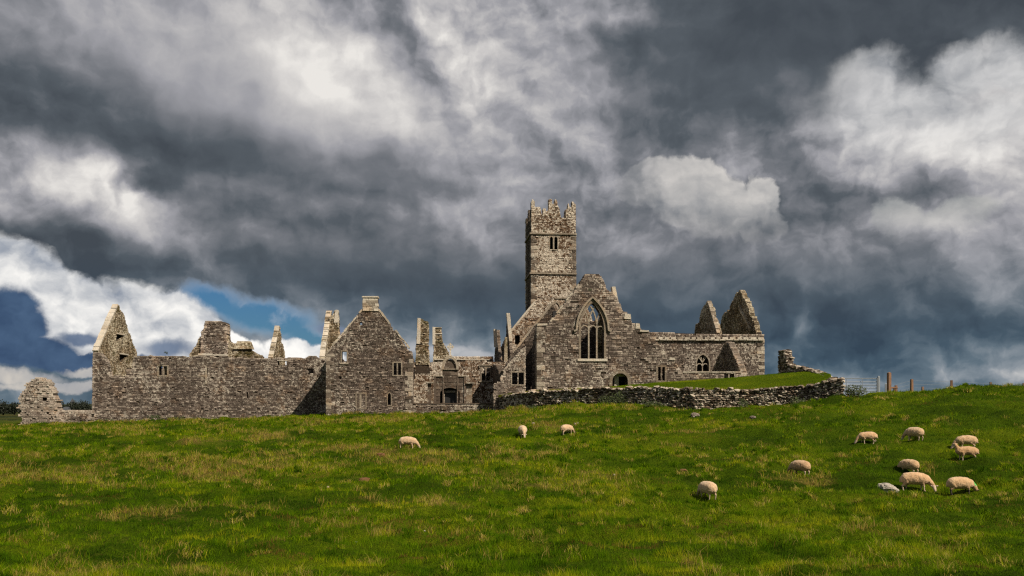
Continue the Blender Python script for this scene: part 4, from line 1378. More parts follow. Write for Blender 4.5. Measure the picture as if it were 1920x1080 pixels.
# ---- lean-to in front of the nave
v = 92.3
fr = FV(v)
LT = thing('lean_to', fr.w(Pv(1340, 712, v)[0], 2, 1), 'low lean-to wall with white coping and a dark-faced gable in front of the nave', 'building')
out = PV(v, [(1262, 750), (1397, 750), (1397, 697.5), (1340, 698.5), (1281, 699), (1270, 700)])
hl = rect(v, 1358, 701, 1376, 716)
lf = lay(fr, out, [hl], .6, 'grey', LT, tone=(.2, .9), name='front_wall', floor=1)
mb_ = MB(); bar(mb_, fr, [Pv(1367, 716, v), Pv(1367, 701, v)], .13, .05, .3, .8); mb_.build('mullion', M['frame'], lf)
x = 1280.0
while x < 1388:
    w_px = random.uniform(9, 16); mb_ = MB(); prism(fr, rect(v, x, 696.6, min(x + w_px - .5, 1389), 698.6), [], -.08, .65, mb_, random.uniform(.6, 1)); mb_.build('coping_slab', M['pale'], lf); x += w_px
u = Pv(1389, 697, v)[0]
g_ = lay(FU(u, -1), ccw(ragged(PU(u, [(1389, 740), (1389, 697), (1384, 684), (1378, 670), (1372, 655), (1366, 642), (1360, 641), (1353, 655), (1345, 672), (1335, 695), (1332, 740)]), .12, .35, keep=(0,))), (), .6, 'grey', LT, name='gable',
         both=True, floor=1, prot=.09, edge_pale=.5)
lay(FV(v + 5), PV(v + 5, [(1300, 750), (1392, 750), (1392, 706), (1300, 706)]), (), .6, 'dark', LT, name='inner_wall', floor=1)

# ================================================================== dry-stone wall and raised graveyard lawn
rock_meshes = {}


def rock_mesh(k, mat='field'):
    """shared angular stone, about 1 x 1 x 1"""
    if (k, mat) in rock_meshes: return rock_meshes[(k, mat)]
    rnd = random.Random(100 + k)
    bm = bmesh.new()
    for i in range(16):
        p = Vector((rnd.uniform(-1, 1), rnd.uniform(-1, 1), rnd.uniform(-1, 1)))
        m_ = max(abs(c) for c in p)
        p = p / m_ * .5
        p = p * (.62 + .38 * (.5 * math.sqrt(3)) / max(.5, p.length) * .75)
        bm.verts.new(p)
    r = bmesh.ops.convex_hull(bm, input=bm.verts)
    bmesh.ops.delete(bm, geom=[g for g in r['geom_interior'] if isinstance(g, bmesh.types.BMVert)], context='VERTS')
    me = bpy.data.meshes.new('stone'); bm.to_mesh(me); bm.free()
    me.materials.append(M[mat])
    rock_meshes[(k, mat)] = me
    return me


class Path:
    def __init__(self, pts):      # (px, D, y_top, y_bottom)
        self.p = []
        for (px_, D, yt, yb) in pts:
            self.p.append(((px_ - HX) / F * D, D, (HY - yt) * D / F, (HY - yb) * D / F))
        self.l = [0]
        for a, b in zip(self.p, self.p[1:]):
            self.l.append(self.l[-1] + math.hypot(b[0] - a[0], b[1] - a[1]))
        self.len = self.l[-1]

    def at(self, s):
        return [float(np.interp(s, self.l, [q[i] for q in self.p])) for i in range(4)]

    def tan(self, s):
        a, b = self.at(max(0, s - .3)), self.at(min(self.len, s + .3))
        return math.atan2(b[1] - a[1], b[0] - a[0])


def dry_wall(path, parent, limit, back=False, thick=.55, hcap=None):
    """core plus individually laid stones; returns how many became parts"""
    core = MB()
    n = int(path.len / .5)
    vs = []
    for i in range(n + 1):
        s = path.len * i / n
        x, y, zt, zb = path.at(s); a = path.tan(s)
        nx_, ny_ = -math.sin(a), math.cos(a)
        top = zt - .10
        for (o, z) in ((.10, zb - .5), (.13, top), (thick - .1, top), (thick - .07, zb - .5)):
            vs.append((x + nx_ * o, y + ny_ * o, z))
    fs = []
    for i in range(n):
        for k in range(3):
            fs.append((4 * i + k, 4 * i + k + 1, 4 * i + 5 + k, 4 * i + 4 + k))
    fs.append((0, 3, 2, 1)); fs.append((4 * n, 4 * n + 1, 4 * n + 2, 4 * n + 3))
    core.add(vs, fs, .45)
    cobj = core.build('rubble_core', M['core'], parent)
    items = []
    for side in ((0, 1) if back else (0,)):
        zoff = 0.0
        s = random.uniform(0, .2)
        rows = 16
        off = [0.0] * 400
        lvl = -.15
        while lvl < 5:
            h = random.uniform(.11, .22)
            s = random.uniform(-.2, .1)
            any_ = False
            while s < path.len:
                w = random.uniform(.16, .50)
                x, y, zt, zb = path.at(min(path.len, max(0, s + w / 2)))
                z = zb + lvl + h / 2 + random.uniform(-.03, .03)
                top = zt + random.uniform(-.06, .05)
                if z < top:
                    any_ = True
                    a = path.tan(s + w / 2)
                    o = (.14 if side == 0 else thick - .14) + random.uniform(-.05, .04)
                    cap = z + h > top
                    hh = h * random.uniform(.85, 1.25)
                    px_w = w / y
                    items.append((px_w * hh, (x - math.sin(a) * o, y + math.cos(a) * o, z), a + random.uniform(-.15, .15),
                                  (w * 1.08, random.uniform(.3, .42) + (.2 if cap else 0), hh * 1.02)))
                    if cap and side == 0 and random.random() < .75:
                        o2 = thick * .6
                        items.append((px_w * hh * .5, (x - math.sin(a) * o2, y + math.cos(a) * o2, z + .02), a + random.uniform(-.4, .4), (w, .4, hh)))
                s += w * random.uniform(.9, 1.0)
            lvl += h * .93
            if not any_: break
    items.sort(key=lambda t: -t[0])
    rest = MB()
    used_ = 0
    for i, (_, loc, rz, sc) in enumerate(items):
        rx_, ry_ = random.uniform(-.14, .14), random.uniform(-.12, .12)
        k = random.randrange(10)
        if i < limit:
            o = bpy.data.objects.new('stone', rock_mesh(k)); COL.objects.link(o)
            o.location = loc; o.rotation_euler = (rx_, ry_, rz); o.scale = sc
            adopt(o, parent); used_ += 1
        else:
            me = rock_mesh(k)
            mt = Matrix.LocRotScale(Vector(loc), Euler((rx_, ry_, rz)), Vector(sc))
            rest.add([tuple(mt @ v_.co) for v_ in me.vertices], [tuple(p.vertices) for p in me.polygons], random.random() ** .9)
    rest.build('small_stones', M['fieldm'], parent, 'stuff')
    return len(items)


wall_pts = [(921, 92.5, 745, 774), (940, 90, 742, 768), (960, 88, 739, 761), (980, 86.5, 736, 759), (1000, 85, 733, 758), (1060, 83, 729.5, 755), (1130, 80.5, 726.5, 755),
            (1200, 78, 725.5, 759), (1250, 76.5, 727, 766), (1300, 75, 728, 771), (1400, 74, 729, 771), (1450, 73.3, 727, 768), (1500, 72.4, 723, 763),
            (1530, 71.6, 720, 760), (1545, 71.2, 714, 757), (1562, 70.8, 712, 755), (1578, 70.4, 711, 751)]
DW_path = Path(wall_pts)
_p0 = DW_path.p[8]
DW = thing('dry_stone_wall', (_p0[0], _p0[1], _p0[3]), 'long curved dry-stone wall holding up the raised lawn before the friary', 'wall')
n_dw = dry_wall(DW_path, DW, 300)
ST_path = Path([(1579, 70.6, 711, 752), (1572, 73, 712, 745), (1558, 76, 705, 735), (1545, 78, 697, 730), (1530, 80, 692.5, 725), (1515, 82, 689, 720), (1500, 84, 686, 716), (1490, 85.3, 682, 715), (1486, 85.8, 668, 714),
                (1483, 86.2, 657, 714), (1473, 87.2, 655, 714)])
_p0 = ST_path.p[4]
ST = thing('broken_wall', (_p0[0], _p0[1], _p0[3]), 'broken rubble wall rising to a ragged stump at the right end of the raised lawn', 'wall')
n_st = dry_wall(ST_path, ST, 150, back=True, thick=.75)
# the stump's own bulk
vS = 0
frS = Frame(Vector(((1471 - HX) / F * 86.5, 86.5, 0)), Vector((1, -.05, 0)).normalized(), Vector((.05, 1, 0)).normalized())
s_ = 86.5 / F
prof = [(0, 48), (17, 46), (17.5, 62), (15.5, 75), (15, 88), (13, 97), (11.5, 101.5), (6, 102.5), (2.5, 100), (1.5, 88), (0.5, 70)]
lay(frS, ccw(ragged([(a * s_, (b) * s_) for a, b in prof], .06, .3)), (), .9, 'grey', ST, name='stump', both=True, course=(.14, .26), width=(.2, .5), prot=.08)

lawn_z = ([930, 960, 1000, 1100, 1175, 1230, 1300, 1400, 1450, 1530, 1600], [.7, .9, 1.15, 1.5, 1.80, 2.05, 2.3, 2.62, 2.8, 2.92, 2.9])


def lawn_height(px_, D):
    i = np.interp(px_, [w[0] for w in wall_pts], np.arange(len(wall_pts)))
    D0 = np.interp(px_, [w[0] for w in wall_pts], [w[1] for w in wall_pts]) + .32
    y0 = np.interp(px_, [w[0] for w in wall_pts], [w[2] + (1.2 if w[0] < 1535 else 9) for w in wall_pts])
    z0 = (HY - y0) * D0 / F - .04
    z1 = np.interp(px_, *lawn_z)
    Dc = np.interp(px_, [930, 1300, 1450, 1560], [89, 88, 84, 79])
    f = np.clip((D - D0) / (Dc - D0), 0, 1)
    f = 1 - (1 - f) ** 1.6
    x = (px_ - HX) / F * D
    return z0 + (z1 - z0) * f + fbm(x / 2.2 + 9, D / 2.0, 3) * .16, D0


def build_lawn():
    pxs = np.linspace(924, 1562, 150); ts = np.linspace(0, 1, 70)
    PX, T_ = np.meshgrid(pxs, ts)
    D0 = np.interp(PX, [w[0] for w in wall_pts], [w[1] for w in wall_pts]) + .32
    D1 = np.interp(PX, [924, 1440, 1475, 1500, 1530, 1545, 1558, 1562], [106, 106, 86.8, 83.6, 79.8, 77.8, 75.8, 75.0])
    D = D0 + (D1 - D0) * T_
    Z, _ = lawn_height(PX, D)
    Z[-1] -= 3.5; Z[0] -= .05
    Z[:, -1] -= 1.0
    X = (PX - HX) / F * D
    nr, nc = PX.shape
    idx = np.arange(nr * nc).reshape(nr, nc)
    q = np.stack([idx[:-1, :-1], idx[:-1, 1:], idx[1:, 1:], idx[1:, :-1]], -1).reshape(-1, 4)
    me = bpy.data.meshes.new('raised_lawn')
    me.from_pydata(np.stack([X, D, Z], -1).reshape(-1, 3).tolist(), [], q.tolist())
    me.polygons.foreach_set('use_smooth', [True] * len(me.polygons))
    for nm, arr in (('dry', np.clip(.25 - T_ * .6, .02, 1)), ('lush', .75 + 0 * T_)):
        at = me.attributes.new(nm, 'FLOAT', 'POINT'); at.data.foreach_set('value', arr.ravel().astype(np.float32))
    me.materials.append(bpy.data.materials['pasture'])
    o = bpy.data.objects.new('raised_lawn', me); COL.objects.link(o)
    tag(o, 'smooth raised green lawn behind the dry-stone wall', None, None, 'structure')


build_lawn()

# ================================================================== gate, stile and fence on the right
def pt(px_, py_, D):
    return Vector(((px_ - HX) / F * D, D, (HY - py_) * D / F))


def simple_mat(name, col, rough=.8, var=.25, metal=0.0, scale=8):
    m_, n_, b_ = new_mat(name)
    pos = geo(n_)
    f_ = n_.noise(n_.map(pos, sc=(1, 1, .35)), scale, 4, .6)
    c_ = n_.ramp(f_, [(.25, tuple(c * (1 - var) for c in col)), (.75, tuple(min(1, c * (1 + var)) for c in col))])
    n_.put(b_.inputs['Base Color'], c_)
    b_.inputs['Roughness'].default_value = rough
    b_.inputs['Metallic'].default_value = metal
    bump(n_, b_, f_, .5, .01)
    return m_


M['steel'] = simple_mat('galvanised_steel', (.25, .28, .32), .55, .15, .1)
M['timber'] = simple_mat('tanned_timber', (.22, .118, .066), .8, .35)
M['oldwood'] = simple_mat('grey_timber', (.22, .15, .10), .9, .35)

GT = thing('field_gate', pt(1612, 737, 75), 'galvanised five-bar field gate standing against the sky beside the bushes', 'gate')
for py_ in (709.5, 716, 722, 727.5, 733.5):
    mb = MB(); tube(mb, [pt(1570, py_, 75.2), pt(1645, py_, 75)], .036, 6); mb.build('rail', M['steel'], GT)
for px_ in (1587, 1617):
    mb = MB(); tube(mb, [pt(px_, 709.5, 74.95), pt(px_, 735, 74.95)], .022, 5); mb.build('upright', M['steel'], GT)
mb = MB(); tube(mb, [pt(1644.5, 708.5, 74.95), pt(1644.5, 736, 74.95)], .04, 6); mb.build('end_rail', M['steel'], GT)


def post(px_, ytop, D, w, name, label, mat, depth_below=.5, group=None, cat='post', lean=0.0):
    b_ = pt(px_, ytop, D)
    g_ = hz(b_.x, b_.y)
    mb = MB()
    h_ = b_.z - g_ + depth_below
    rbox(mb, (b_.x, b_.y, g_ - depth_below), w, w, h_, .6, random.uniform(-.3, .3), .92)
    rbox(mb, (b_.x, b_.y, b_.z - .002), w * .8, w * .8, .05, .8, 0, .4)
    me_o = mb.build(name, mat)
    tag(me_o, label, cat, group, 'thing')
    return me_o


post(1647.5, 706, 75, .17, 'gate_post', 'grey steel post that the free end of the field gate closes on', M['steel'])
post(1661, 720, 75.5, .14, 'gate_post', 'short grey post between the gate post and the tall brown timber post', M['steel'])
post(1667, 699, 74.6, .27, 'timber_post', 'tall thick orange-brown timber post right of the field gate', M['timber'])
SL = thing('stile', pt(1678, 737, 74.8), 'small orange-brown timber stile beside the tall timber post', 'stile')
b_ = pt(1680, 722.5, 74.8)
mb = MB(); rbox(mb, (b_.x, b_.y, hz(b_.x, b_.y) - .3), .17, .17, b_.z - hz(b_.x, b_.y) + .3, .6); mb.build('upright', M['timber'], SL)
b2 = pt(1677, 725, 75.1)
mb = MB(); rbox(mb, (b2.x, b2.y, hz(b2.x, b2.y) - .3), .14, .14, b2.z - hz(b2.x, b2.y) + .3, .6); mb.build('upright', M['timber'], SL)
mb = MB(); a_, b_ = pt(1668.5, 727, 74.75), pt(1683, 727, 74.75); tube(mb, [a_, b_], .07, 6); mb.build('step', M['timber'], SL)
FN = thing('wire_fence', pt(1770, 728, 75), 'post and wire fence running along the grassy crest at the far right', 'fence')
fence_px = [(1709.5, 711, 75, .2), (1730, 725, 77, .17), (1784, 713, 75, .19), (1857.5, 716.5, 76, .17), (1919.5, 718, 76, .17), (1985, 716, 76, .17), (2060, 714, 76, .17)]
tops = []
for (px_, yt, D, w) in fence_px:
    b_ = pt(px_, yt, D); g_ = hz(b_.x, b_.y)
    mb = MB(); rbox(mb, (b_.x, b_.y, g_ - .4), w, w, b_.z - g_ + .4, .6, random.uniform(-.4, .4), .9); mb.build('post', M['timber'] if px_ < 1800 else M['oldwood'], FN)
    if px_ != 1730: tops.append(b_)
for dz in (.12, .42, .72):
    mb = MB(); tube(mb, [pt(1680, 718.5, 75) - Vector((0, 0, dz))] + [t_ - Vector((0, 0, dz)) for t_ in tops], .012, 4); mb.build('wire', M['steel'], FN)

# timber prop at the far left ruin
x, y, z = ground_at(47, 797)
mb = MB(); y = 96.8; x = (47.5 - HX) / F * y; g_ = hz(x, y)
rbox(mb, (x, y, g_ - .2), .30, .25, 1.15, .6); rbox(mb, (x + .01, y, g_ + .9), .42, .3, .14, .7)
tag(mb.build('timber_prop', M['timber']), 'short orange timber post leaning at the left foot of the broken gable stub', 'post', None, 'thing')

# ================================================================== stones, clods
def boulder(px_, py_, w_px, h_px, name, label, cat, mat, flat=1.0, rz=0.0, seed=1, tail=0.0, group=None, d_max=140, sink=.2):
    x, y, z = ground_at(px_, py_, 16, d_max)
    s = y / F
    bm = bmesh.new()
    bmesh.ops.create_icosphere(bm, subdivisions=4, radius=.5)
    for v_ in bm.verts:
        p = v_.co.copy()
        n1 = mnoise.noise(p * 2.2 + Vector((seed * 7, 0, 0))); n2 = mnoise.noise(p * 6 + Vector((seed * 3, 5, 0)))
        q = Vector((round(p.x * 5) / 5, round(p.y * 5) / 5, round(p.z * 5) / 5))
        p = p.lerp(q, .35) * (1 + .30 * n1 + .12 * n2)
        if tail and p.x > .05: p.z -= (p.x - .05) * tail; p.y *= 1 - .5 * (p.x - .05)
        v_.co = (p.x * w_px * s, p.y * w_px * s * .7, p.z * h_px * s * 1.25)
    me = bpy.data.meshes.new(name); bm.to_mesh(me); bm.free()
    at = me.attributes.new('tone', 'FLOAT', 'FACE'); at.data.foreach_set('value', [.78 if tail else .6] * len(me.polygons))
    me.materials.append(mat)
    o = bpy.data.objects.new(name, me); COL.objects.link(o)
    o.location = (x, y, z + h_px * s * (.5 - sink)); o.rotation_euler = (0, 0, rz)
    return tag(o, label, cat, group, 'thing')


M['boulder'] = stone_mat('speckled_boulder', (.03, .024, .022), (.16, .13, .11), (.62, .56, .49), .8, .0, (.74, .68, .60), stain=.1)
M['clod'] = simple_mat('bare_earth', (.16, .075, .03), .95, .45, 0, 5)
boulder(1666, 923, 40, 17, 'boulder', 'grey boulder speckled white lying in the grass beside two grazing sheep', 'boulder', M['boulder'], seed=3, tail=.55)
boulder(1303, 781, 17, 8, 'rock', 'brown-grey rock lying in the grass just below the dry-stone wall', 'rock', M['grey'], seed=5)
boulder(1411, 785, 12, 5, 'rock', 'small rock half sunk in the grass right of the larger one below the wall', 'rock', M['grey'], seed=6)
boulder(683, 903, 24, 9, 'earth_mound', 'bare brown earth mound left of centre in the pasture', 'mound', M['clod'], seed=8, sink=.3)
boulder(1281, 884, 15, 5, 'earth_mound', 'small orange-brown clod of earth above the left-hand right-field sheep', 'mound', M['clod'], seed=9, sink=.3)
boulder(714, 855, 17, 6, 'earth_mound', 'dark brown molehill just below the sheep grazing alone at left', 'mound', M['clod'], seed=10, sink=.3)
for i, (a, b, w) in enumerate([(1000, 795, 5), (1083, 795, 4), (615, 917, 5), (668, 1018, 5), (796, 998, 4), (1078, 796, 4), (1152, 892, 4)]):
    boulder(a, b, w, 3, 'field_pebble', 'small pale stone lying loose in the pasture grass', 'stone', M['pale'], seed=20 + i, group='small pale stones in the pasture', sink=.1)

# ================================================================== sheep
def fleece_mat():
    m, n, bs = new_mat('sheep_fleece')
    pos = n.new('ShaderNodeTexCoord').outputs['Object']
    sk = attr(n, 'skin')
    a_ = n.new('ShaderNodeAttribute'); a_.attribute_type = 'OBJECT'; a_.attribute_name = 'dark_face'
    oi = n.new('ShaderNodeObjectInfo')
    f1_ = n.noise(pos, 4.0, 4, .6); f2_ = n.noise(pos, 26.0, 3, .6)
    fl = n.ramp(f1_, [(.25, (.50, .34, .20)), (.6, (.68, .52, .36)), (.85, (.76, .64, .49))])
    fl = n.mix(n.rng(f2_, .62, .45, 0, .35), fl, (.36, .24, .14))
    fl = n.mix(1.0, fl, oi.outputs['Color'], 'MULTIPLY')
    # wool darkens towards the belly
    sp_ = n.new('ShaderNodeSeparateXYZ'); n.t.links.new(pos, sp_.inputs[0])
    fl = n.mix(n.m('MULTIPLY', n.rng(sp_.outputs[2], .46, .30), .35), fl, (.24, .15, .08))
    skc = n.mix(a_.outputs['Fac'], (.56, .43, .32), (.055, .040, .032))
    c = n.mix(n.rng(sk, .35, .65), fl, skc)
    n.put(bs.inputs['Base Color'], c)
    bs.inputs['Roughness'].default_value = .95
    bs.inputs['Specular IOR Level'].default_value = .1
    bs.inputs['Sheen Weight'].default_value = .25
    bump(n, bs, n.m('ADD', f2_, f1_), .8, .03)
    return m


M['fleece'] = fleece_mat()
M['ear'] = simple_mat('sheep_ear', (.58, .44, .36), .9, .15)
M['hoof'] = simple_mat('dark_hoof', (.03, .025, .02), .8, .2)
M['green'] = simple_mat('green_raddle_paint', (.12, .55, .10), .8, .2)


def capsule(bm, a, b, ra, rb, seg=14, rings=5):
    """tapered capsule from a to b"""
    a, b = Vector(a), Vector(b)
    d = b - a
    L = max(d.length, 1e-4); d = d / L
    u_ = d.orthogonal().normalized(); w_ = d.cross(u_)
    prof = []
    for i in range(rings + 1):
        t = math.pi / 2 * i / rings
        prof.append((-ra * math.cos(t), ra * math.sin(t)))
    for i in range(rings + 1):
        t = math.pi / 2 * i / rings
        prof.append((L + rb * math.sin(t), rb * math.cos(t)))
    rows = []
    for (h, r) in prof:
        if r < 1e-5: rows.append([bm.verts.new(a + d * h)])
        else: rows.append([bm.verts.new(a + d * h + u_ * (r * math.cos(2 * math.pi * k / seg)) + w_ * (r * math.sin(2 * math.pi * k / seg))) for k in range(seg)])
    for r0, r1 in zip(rows, rows[1:]):
        for k in range(seg):
            k2 = (k + 1) % seg
            if len(r0) == 1: bm.faces.new((r0[0], r1[k], r1[k2]))
            elif len(r1) == 1: bm.faces.new((r0[k], r0[k2], r1[0]))
            else: bm.faces.new((r0[k], r0[k2], r1[k2], r1[k]))


def sheep_body(pose, seed, step=0.0, fat=1.0):
    """one continuous body: trunk, jointed legs, neck and head; returns mesh, head position and direction"""
    rnd = random.Random(seed)
    bm = bmesh.new()
    f = fat
    # barrel-shaped trunk, deep chest rising to the belly
    tr = [(-.44, .53, .20), (-.34, .555, .262 * f), (-.16, .572, .278 * f), (.04, .568, .280 * f), (.22, .560, .265 * f), (.36, .54, .240), (.44, .53, .19)]
    for (x0, z0, r0), (x1, z1, r1) in zip(tr, tr[1:]):
        capsule(bm, (x0, 0, z0), (x1, 0, z1), r0, r1, 18)
    if pose == 'graze': nk = [(.46, 0, .55, .165), (.60, 0, .42, .125), (.70, 0, .29, .095)]; hd = [(.74, 0, .21, .085), (.81, 0, .10, .062), (.84, 0, .045, .045)]
    elif pose == 'graze_turn': nk = [(.46, 0, .55, .165), (.61, -.04, .41, .125), (.71, -.10, .29, .095)]; hd = [(.75, -.14, .23, .085), (.78, -.24, .12, .064), (.79, -.28, .06, .048)]
    else: nk = [(.44, 0, .62, .165), (.53, -.01, .74, .125), (.58, -.03, .84, .10)]; hd = [(.60, -.06, .90, .09), (.66, -.17, .85, .062), (.69, -.23, .81, .046)]
    ch = nk
    for p, q in zip(ch, ch[1:]):
        capsule(bm, p[:3], q[:3], p[3], q[3], 14)
    capsule(bm, nk[-1][:3], hd[0][:3], nk[-1][3], hd[0][3], 12)
    for p, q in zip(hd, hd[1:]): capsule(bm, p[:3], q[:3], p[3], q[3], 12)
    # tail
    capsule(bm, (-.56, 0, .62), (-.63, 0, .40), .045, .035, 8)
    # legs: thigh with high knee, hock behind, near-vertical shank
    for sy in (-1, 1):
        o = step * sy
        hip = (-.36, .13 * sy, .52); knee = (-.27 + o, .155 * sy, .42); hock = (-.45 + o, .14 * sy, .24); foot = (-.42 + o, .14 * sy, .03)
        capsule(bm, hip, knee, .15, .105, 12); capsule(bm, knee, hock, .09, .045, 10); capsule(bm, hock, foot, .040, .030, 8); capsule(bm, foot, (foot[0] + .03, foot[1], .025), .034, .032, 8)
        o = -step * sy * .8
        sh = (.30, .13 * sy, .50); el = (.27 + o * .3, .14 * sy, .38); kn = (.31 + o * .7, .13 * sy, .21); ft = (.30 + o, .13 * sy, .03)
        capsule(bm, sh, el, .13, .085, 12); capsule(bm, el, kn, .07, .040, 10); capsule(bm, kn, ft, .036, .030, 8); capsule(bm, ft, (ft[0] + .03, ft[1], .025), .034, .032, 8)
    me = bpy.data.meshes.new('sheep_src'); bm.to_mesh(me); bm.free()
    o_ = bpy.data.objects.new('sheep_src', me); COL.objects.link(o_)
    md = o_.modifiers.new('r', 'REMESH'); md.mode = 'VOXEL'; md.voxel_size = .022
    sm = o_.modifiers.new('s', 'SMOOTH'); sm.iterations = 4; sm.factor = .5
    dg = bpy.context.evaluated_depsgraph_get()
    out_ = bpy.data.meshes.new_from_object(o_.evaluated_get(dg))
    bpy.data.objects.remove(o_); bpy.data.meshes.remove(me)
    n_ = len(out_.vertices)
    co = np.empty(n_ * 3, np.float32); out_.vertices.foreach_get('co', co); co = co.reshape(-1, 3)
    no = np.empty(n_ * 3, np.float32); out_.vertices.foreach_get('normal', no); no = no.reshape(-1, 3)
    hp = np.array(hd[0][:3]); hq = np.array(hd[-1][:3]); hdv = (hq - hp) / np.linalg.norm(hq - hp)
    tproj = (co - hp) @ hdv
    dist = np.linalg.norm(co - hp - np.outer(np.clip(tproj, 0, 1), hdv), axis=1)
    skin = np.where((tproj > -.05) & (dist < .16), np.clip((tproj + .05) / .05, 0, 1), 0)
    skin = np.maximum(skin, np.clip((.30 - co[:, 2]) / .06, 0, 1) * (np.hypot(co[:, 0] - hp[0], co[:, 1] - hp[1]) > .22))
    # woolly lumps
    for i in range(n_):
        k = .020 * (1 - skin[i])
        if k > 0:
            p = Vector(co[i].tolist())
            co[i] += no[i] * k * .8 * (mnoise.noise(p * 7 + Vector((seed * 3.1, 0, 0))) + .5 * mnoise.noise(p * 18))
    out_.vertices.foreach_set('co', co.ravel())
    at = out_.attributes.new('skin', 'FLOAT', 'POINT'); at.data.foreach_set('value', skin.astype(np.float32))
    out_.polygons.foreach_set('use_smooth', [True] * len(out_.polygons))
    out_.materials.clear(); out_.materials.append(M['fleece'])
    out_.update()
    return out_, Vector(hp.tolist()), Vector(hdv.tolist())


def ear_mesh():
    mb = MB()
    vs = [(0, -.022, 0), (0, .022, 0), (.06, .030, .004), (.115, 0, -.01), (.06, -.030, .004), (.05, 0, .022), (.05, 0, -.012)]
    mb.add(vs, [(0, 4, 5), (4, 3, 5), (3, 2, 5), (2, 1, 5), (1, 0, 5), (4, 0, 6), (3, 4, 6), (2, 3, 6), (1, 2, 6), (0, 1, 6)], .5)
    me = bpy.data.meshes.new('ear'); me.from_pydata(mb.v, [], mb.f); me.materials.append(M['ear'])
    me.polygons.foreach_set('use_smooth', [True] * len(me.polygons))
    return me


EAR = ear_mesh()
eye_me = bpy.data.meshes.new('eye')
_bm = bmesh.new(); bmesh.ops.create_icosphere(_bm, subdivisions=2, radius=.014); _bm.to_mesh(eye_me); _bm.free(); eye_me.materials.append(M['hoof'])
bodies = {}


def get_body(key):
    if key not in bodies: bodies[key] = sheep_body(*key)
    return bodies[key]


def make_sheep(px_, py_, h_px, head_deg, key, label, tint=(1, 1, 1), dark=0.0, scale=None):
    x, y, z = ground_at(px_, py_)
    full = .86 if key[0] != 'stand' else 1.0
    s = h_px * y / F / full if scale is None else scale
    s = min(1.22, max(.82, s))
    me, hp, hd = get_body(key)
    t = thing('sheep', (x, y, z), label, 'sheep', 'sheep grazing in the pasture', math.radians(head_deg))
    t.scale = (s, s, s)
    # tilt with the slope
    e = .5
    gx = (hz(x + e, y) - hz(x - e, y)) / (2 * e); gy = (hz(x, y + e) - hz(x, y - e)) / (2 * e)
    t.location.z = z - .05
    b = bpy.data.objects.new('body', me); COL.objects.link(b); b.parent = t
    b.color = (*tint, 1); b['dark_face'] = dark
    side = hd.cross(Vector((0, 0, 1))).normalized(); up = side.cross(hd).normalized()
    for sg in (-1, 1):
        o = bpy.data.objects.new('ear', EAR); COL.objects.link(o); o.parent = t
        p = hp + side * sg * .07 + up * .045 - hd * .005
        o.location = p
        xa = (side * sg + up * .1 - hd * .15).normalized(); za = up; ya = za.cross(xa).normalized(); za = xa.cross(ya)
        o.rotation_euler = Matrix((xa, ya, za)).transposed().to_euler()
        o = bpy.data.objects.new('eye', eye_me); COL.objects.link(o); o.parent = t
        o.location = hp + side * sg * .062 + up * .035 + hd * .05
    print('SHEEP', px_, py_, 'D %.1f z %.2f want scale %.2f' % (y, z, h_px * y / F / full))
    return t, me, b


flock = [
    (765, 841, 24, -8, ('graze', 1, .05, 1.0), 'cream sheep grazing alone at left, head down to the right', (1.0, .95, .9), 0),
    (980, 821, 23, -82, ('graze', 2, .03, 1.08), 'cream sheep grazing head-on towards the camera near the mound', (1.1, 1.08, 1.05), 0),
    (1063, 815, 20, 38, ('graze', 3, .06, 1.0), 'sheep grazing rightwards just below the left part of the dry-stone wall', (1.0, .93, .85), 0),
    (1326, 936, 33, 113, ('graze', 4, .05, 1.12), 'pale sheep seen from behind grazing leftwards, nearest of the right-hand flock', (1.1, 1.06, 1.0), 0),
    (1500, 890, 29, 128, ('graze', 2, .03, 1.08), 'tan sheep grazing leftwards in the middle of the right field, rump to camera', (.90, .80, .70), 0),
    (1627, 831, 24, 172, ('graze', 5, .09, .95), 'slim sheep in profile grazing leftwards, highest left of the right-hand flock', (1.0, .88, .76), 0),
    (1714, 825, 25, 128, ('graze', 4, .05, 1.12), 'round pale sheep grazing leftwards, second along the top of the flock', (1.0, .95, .88), 0),
    (1812, 841, 27, 168, ('graze', 1, .05, 1.0), 'sheep grazing leftwards directly behind the one with its head raised', (1.0, .92, .82), 0),
    (1813, 862, 33, 172, ('stand', 6, .05, .9), 'sheep standing with its head raised and white face turned to the camera', (.92, .78, .62), 0),
    (1704, 888, 28, 120, ('graze', 2, .03, 1.08), 'sheep grazing leftwards just above the sheep by the speckled boulder', (.96, .86, .74), 0),
    (1716, 920, 36, -20, ('graze_turn', 7, .08, 1.02), 'large sheep grazing rightwards beside the speckled boulder, face to camera', (1.05, .93, .80), 0),
    (1801, 926, 34, -5, ('graze', 8, .04, 1.05), 'sheep with dark face and legs and a green mark on its neck', (1.0, .90, .76), 1.0)]
for f_ in flock:
    t, me, b = make_sheep(*f_)
    if f_[7] == 1.0:
        # raddle paint: a thin patch lifted off the wool behind the head
        vs, fs, mp = [], [], {}
        c0 = Vector((.62, 0, .55))
        for p in me.polygons:
            if (p.center - c0).length < .15 and p.normal.z > .15:
                ids = []
                for vi in p.vertices:
                    if vi not in mp:
                        mp[vi] = len(vs); vv = me.vertices[vi]; vs.append(tuple(vv.co + vv.normal * .006))
                    ids.append(mp[vi])
                fs.append(tuple(ids))
        m2 = bpy.data.meshes.new('paint_mark'); m2.from_pydata(vs, [], fs); m2.materials.append(M['green'])
        o = bpy.data.objects.new('paint_mark', m2); COL.objects.link(o); o.parent = t

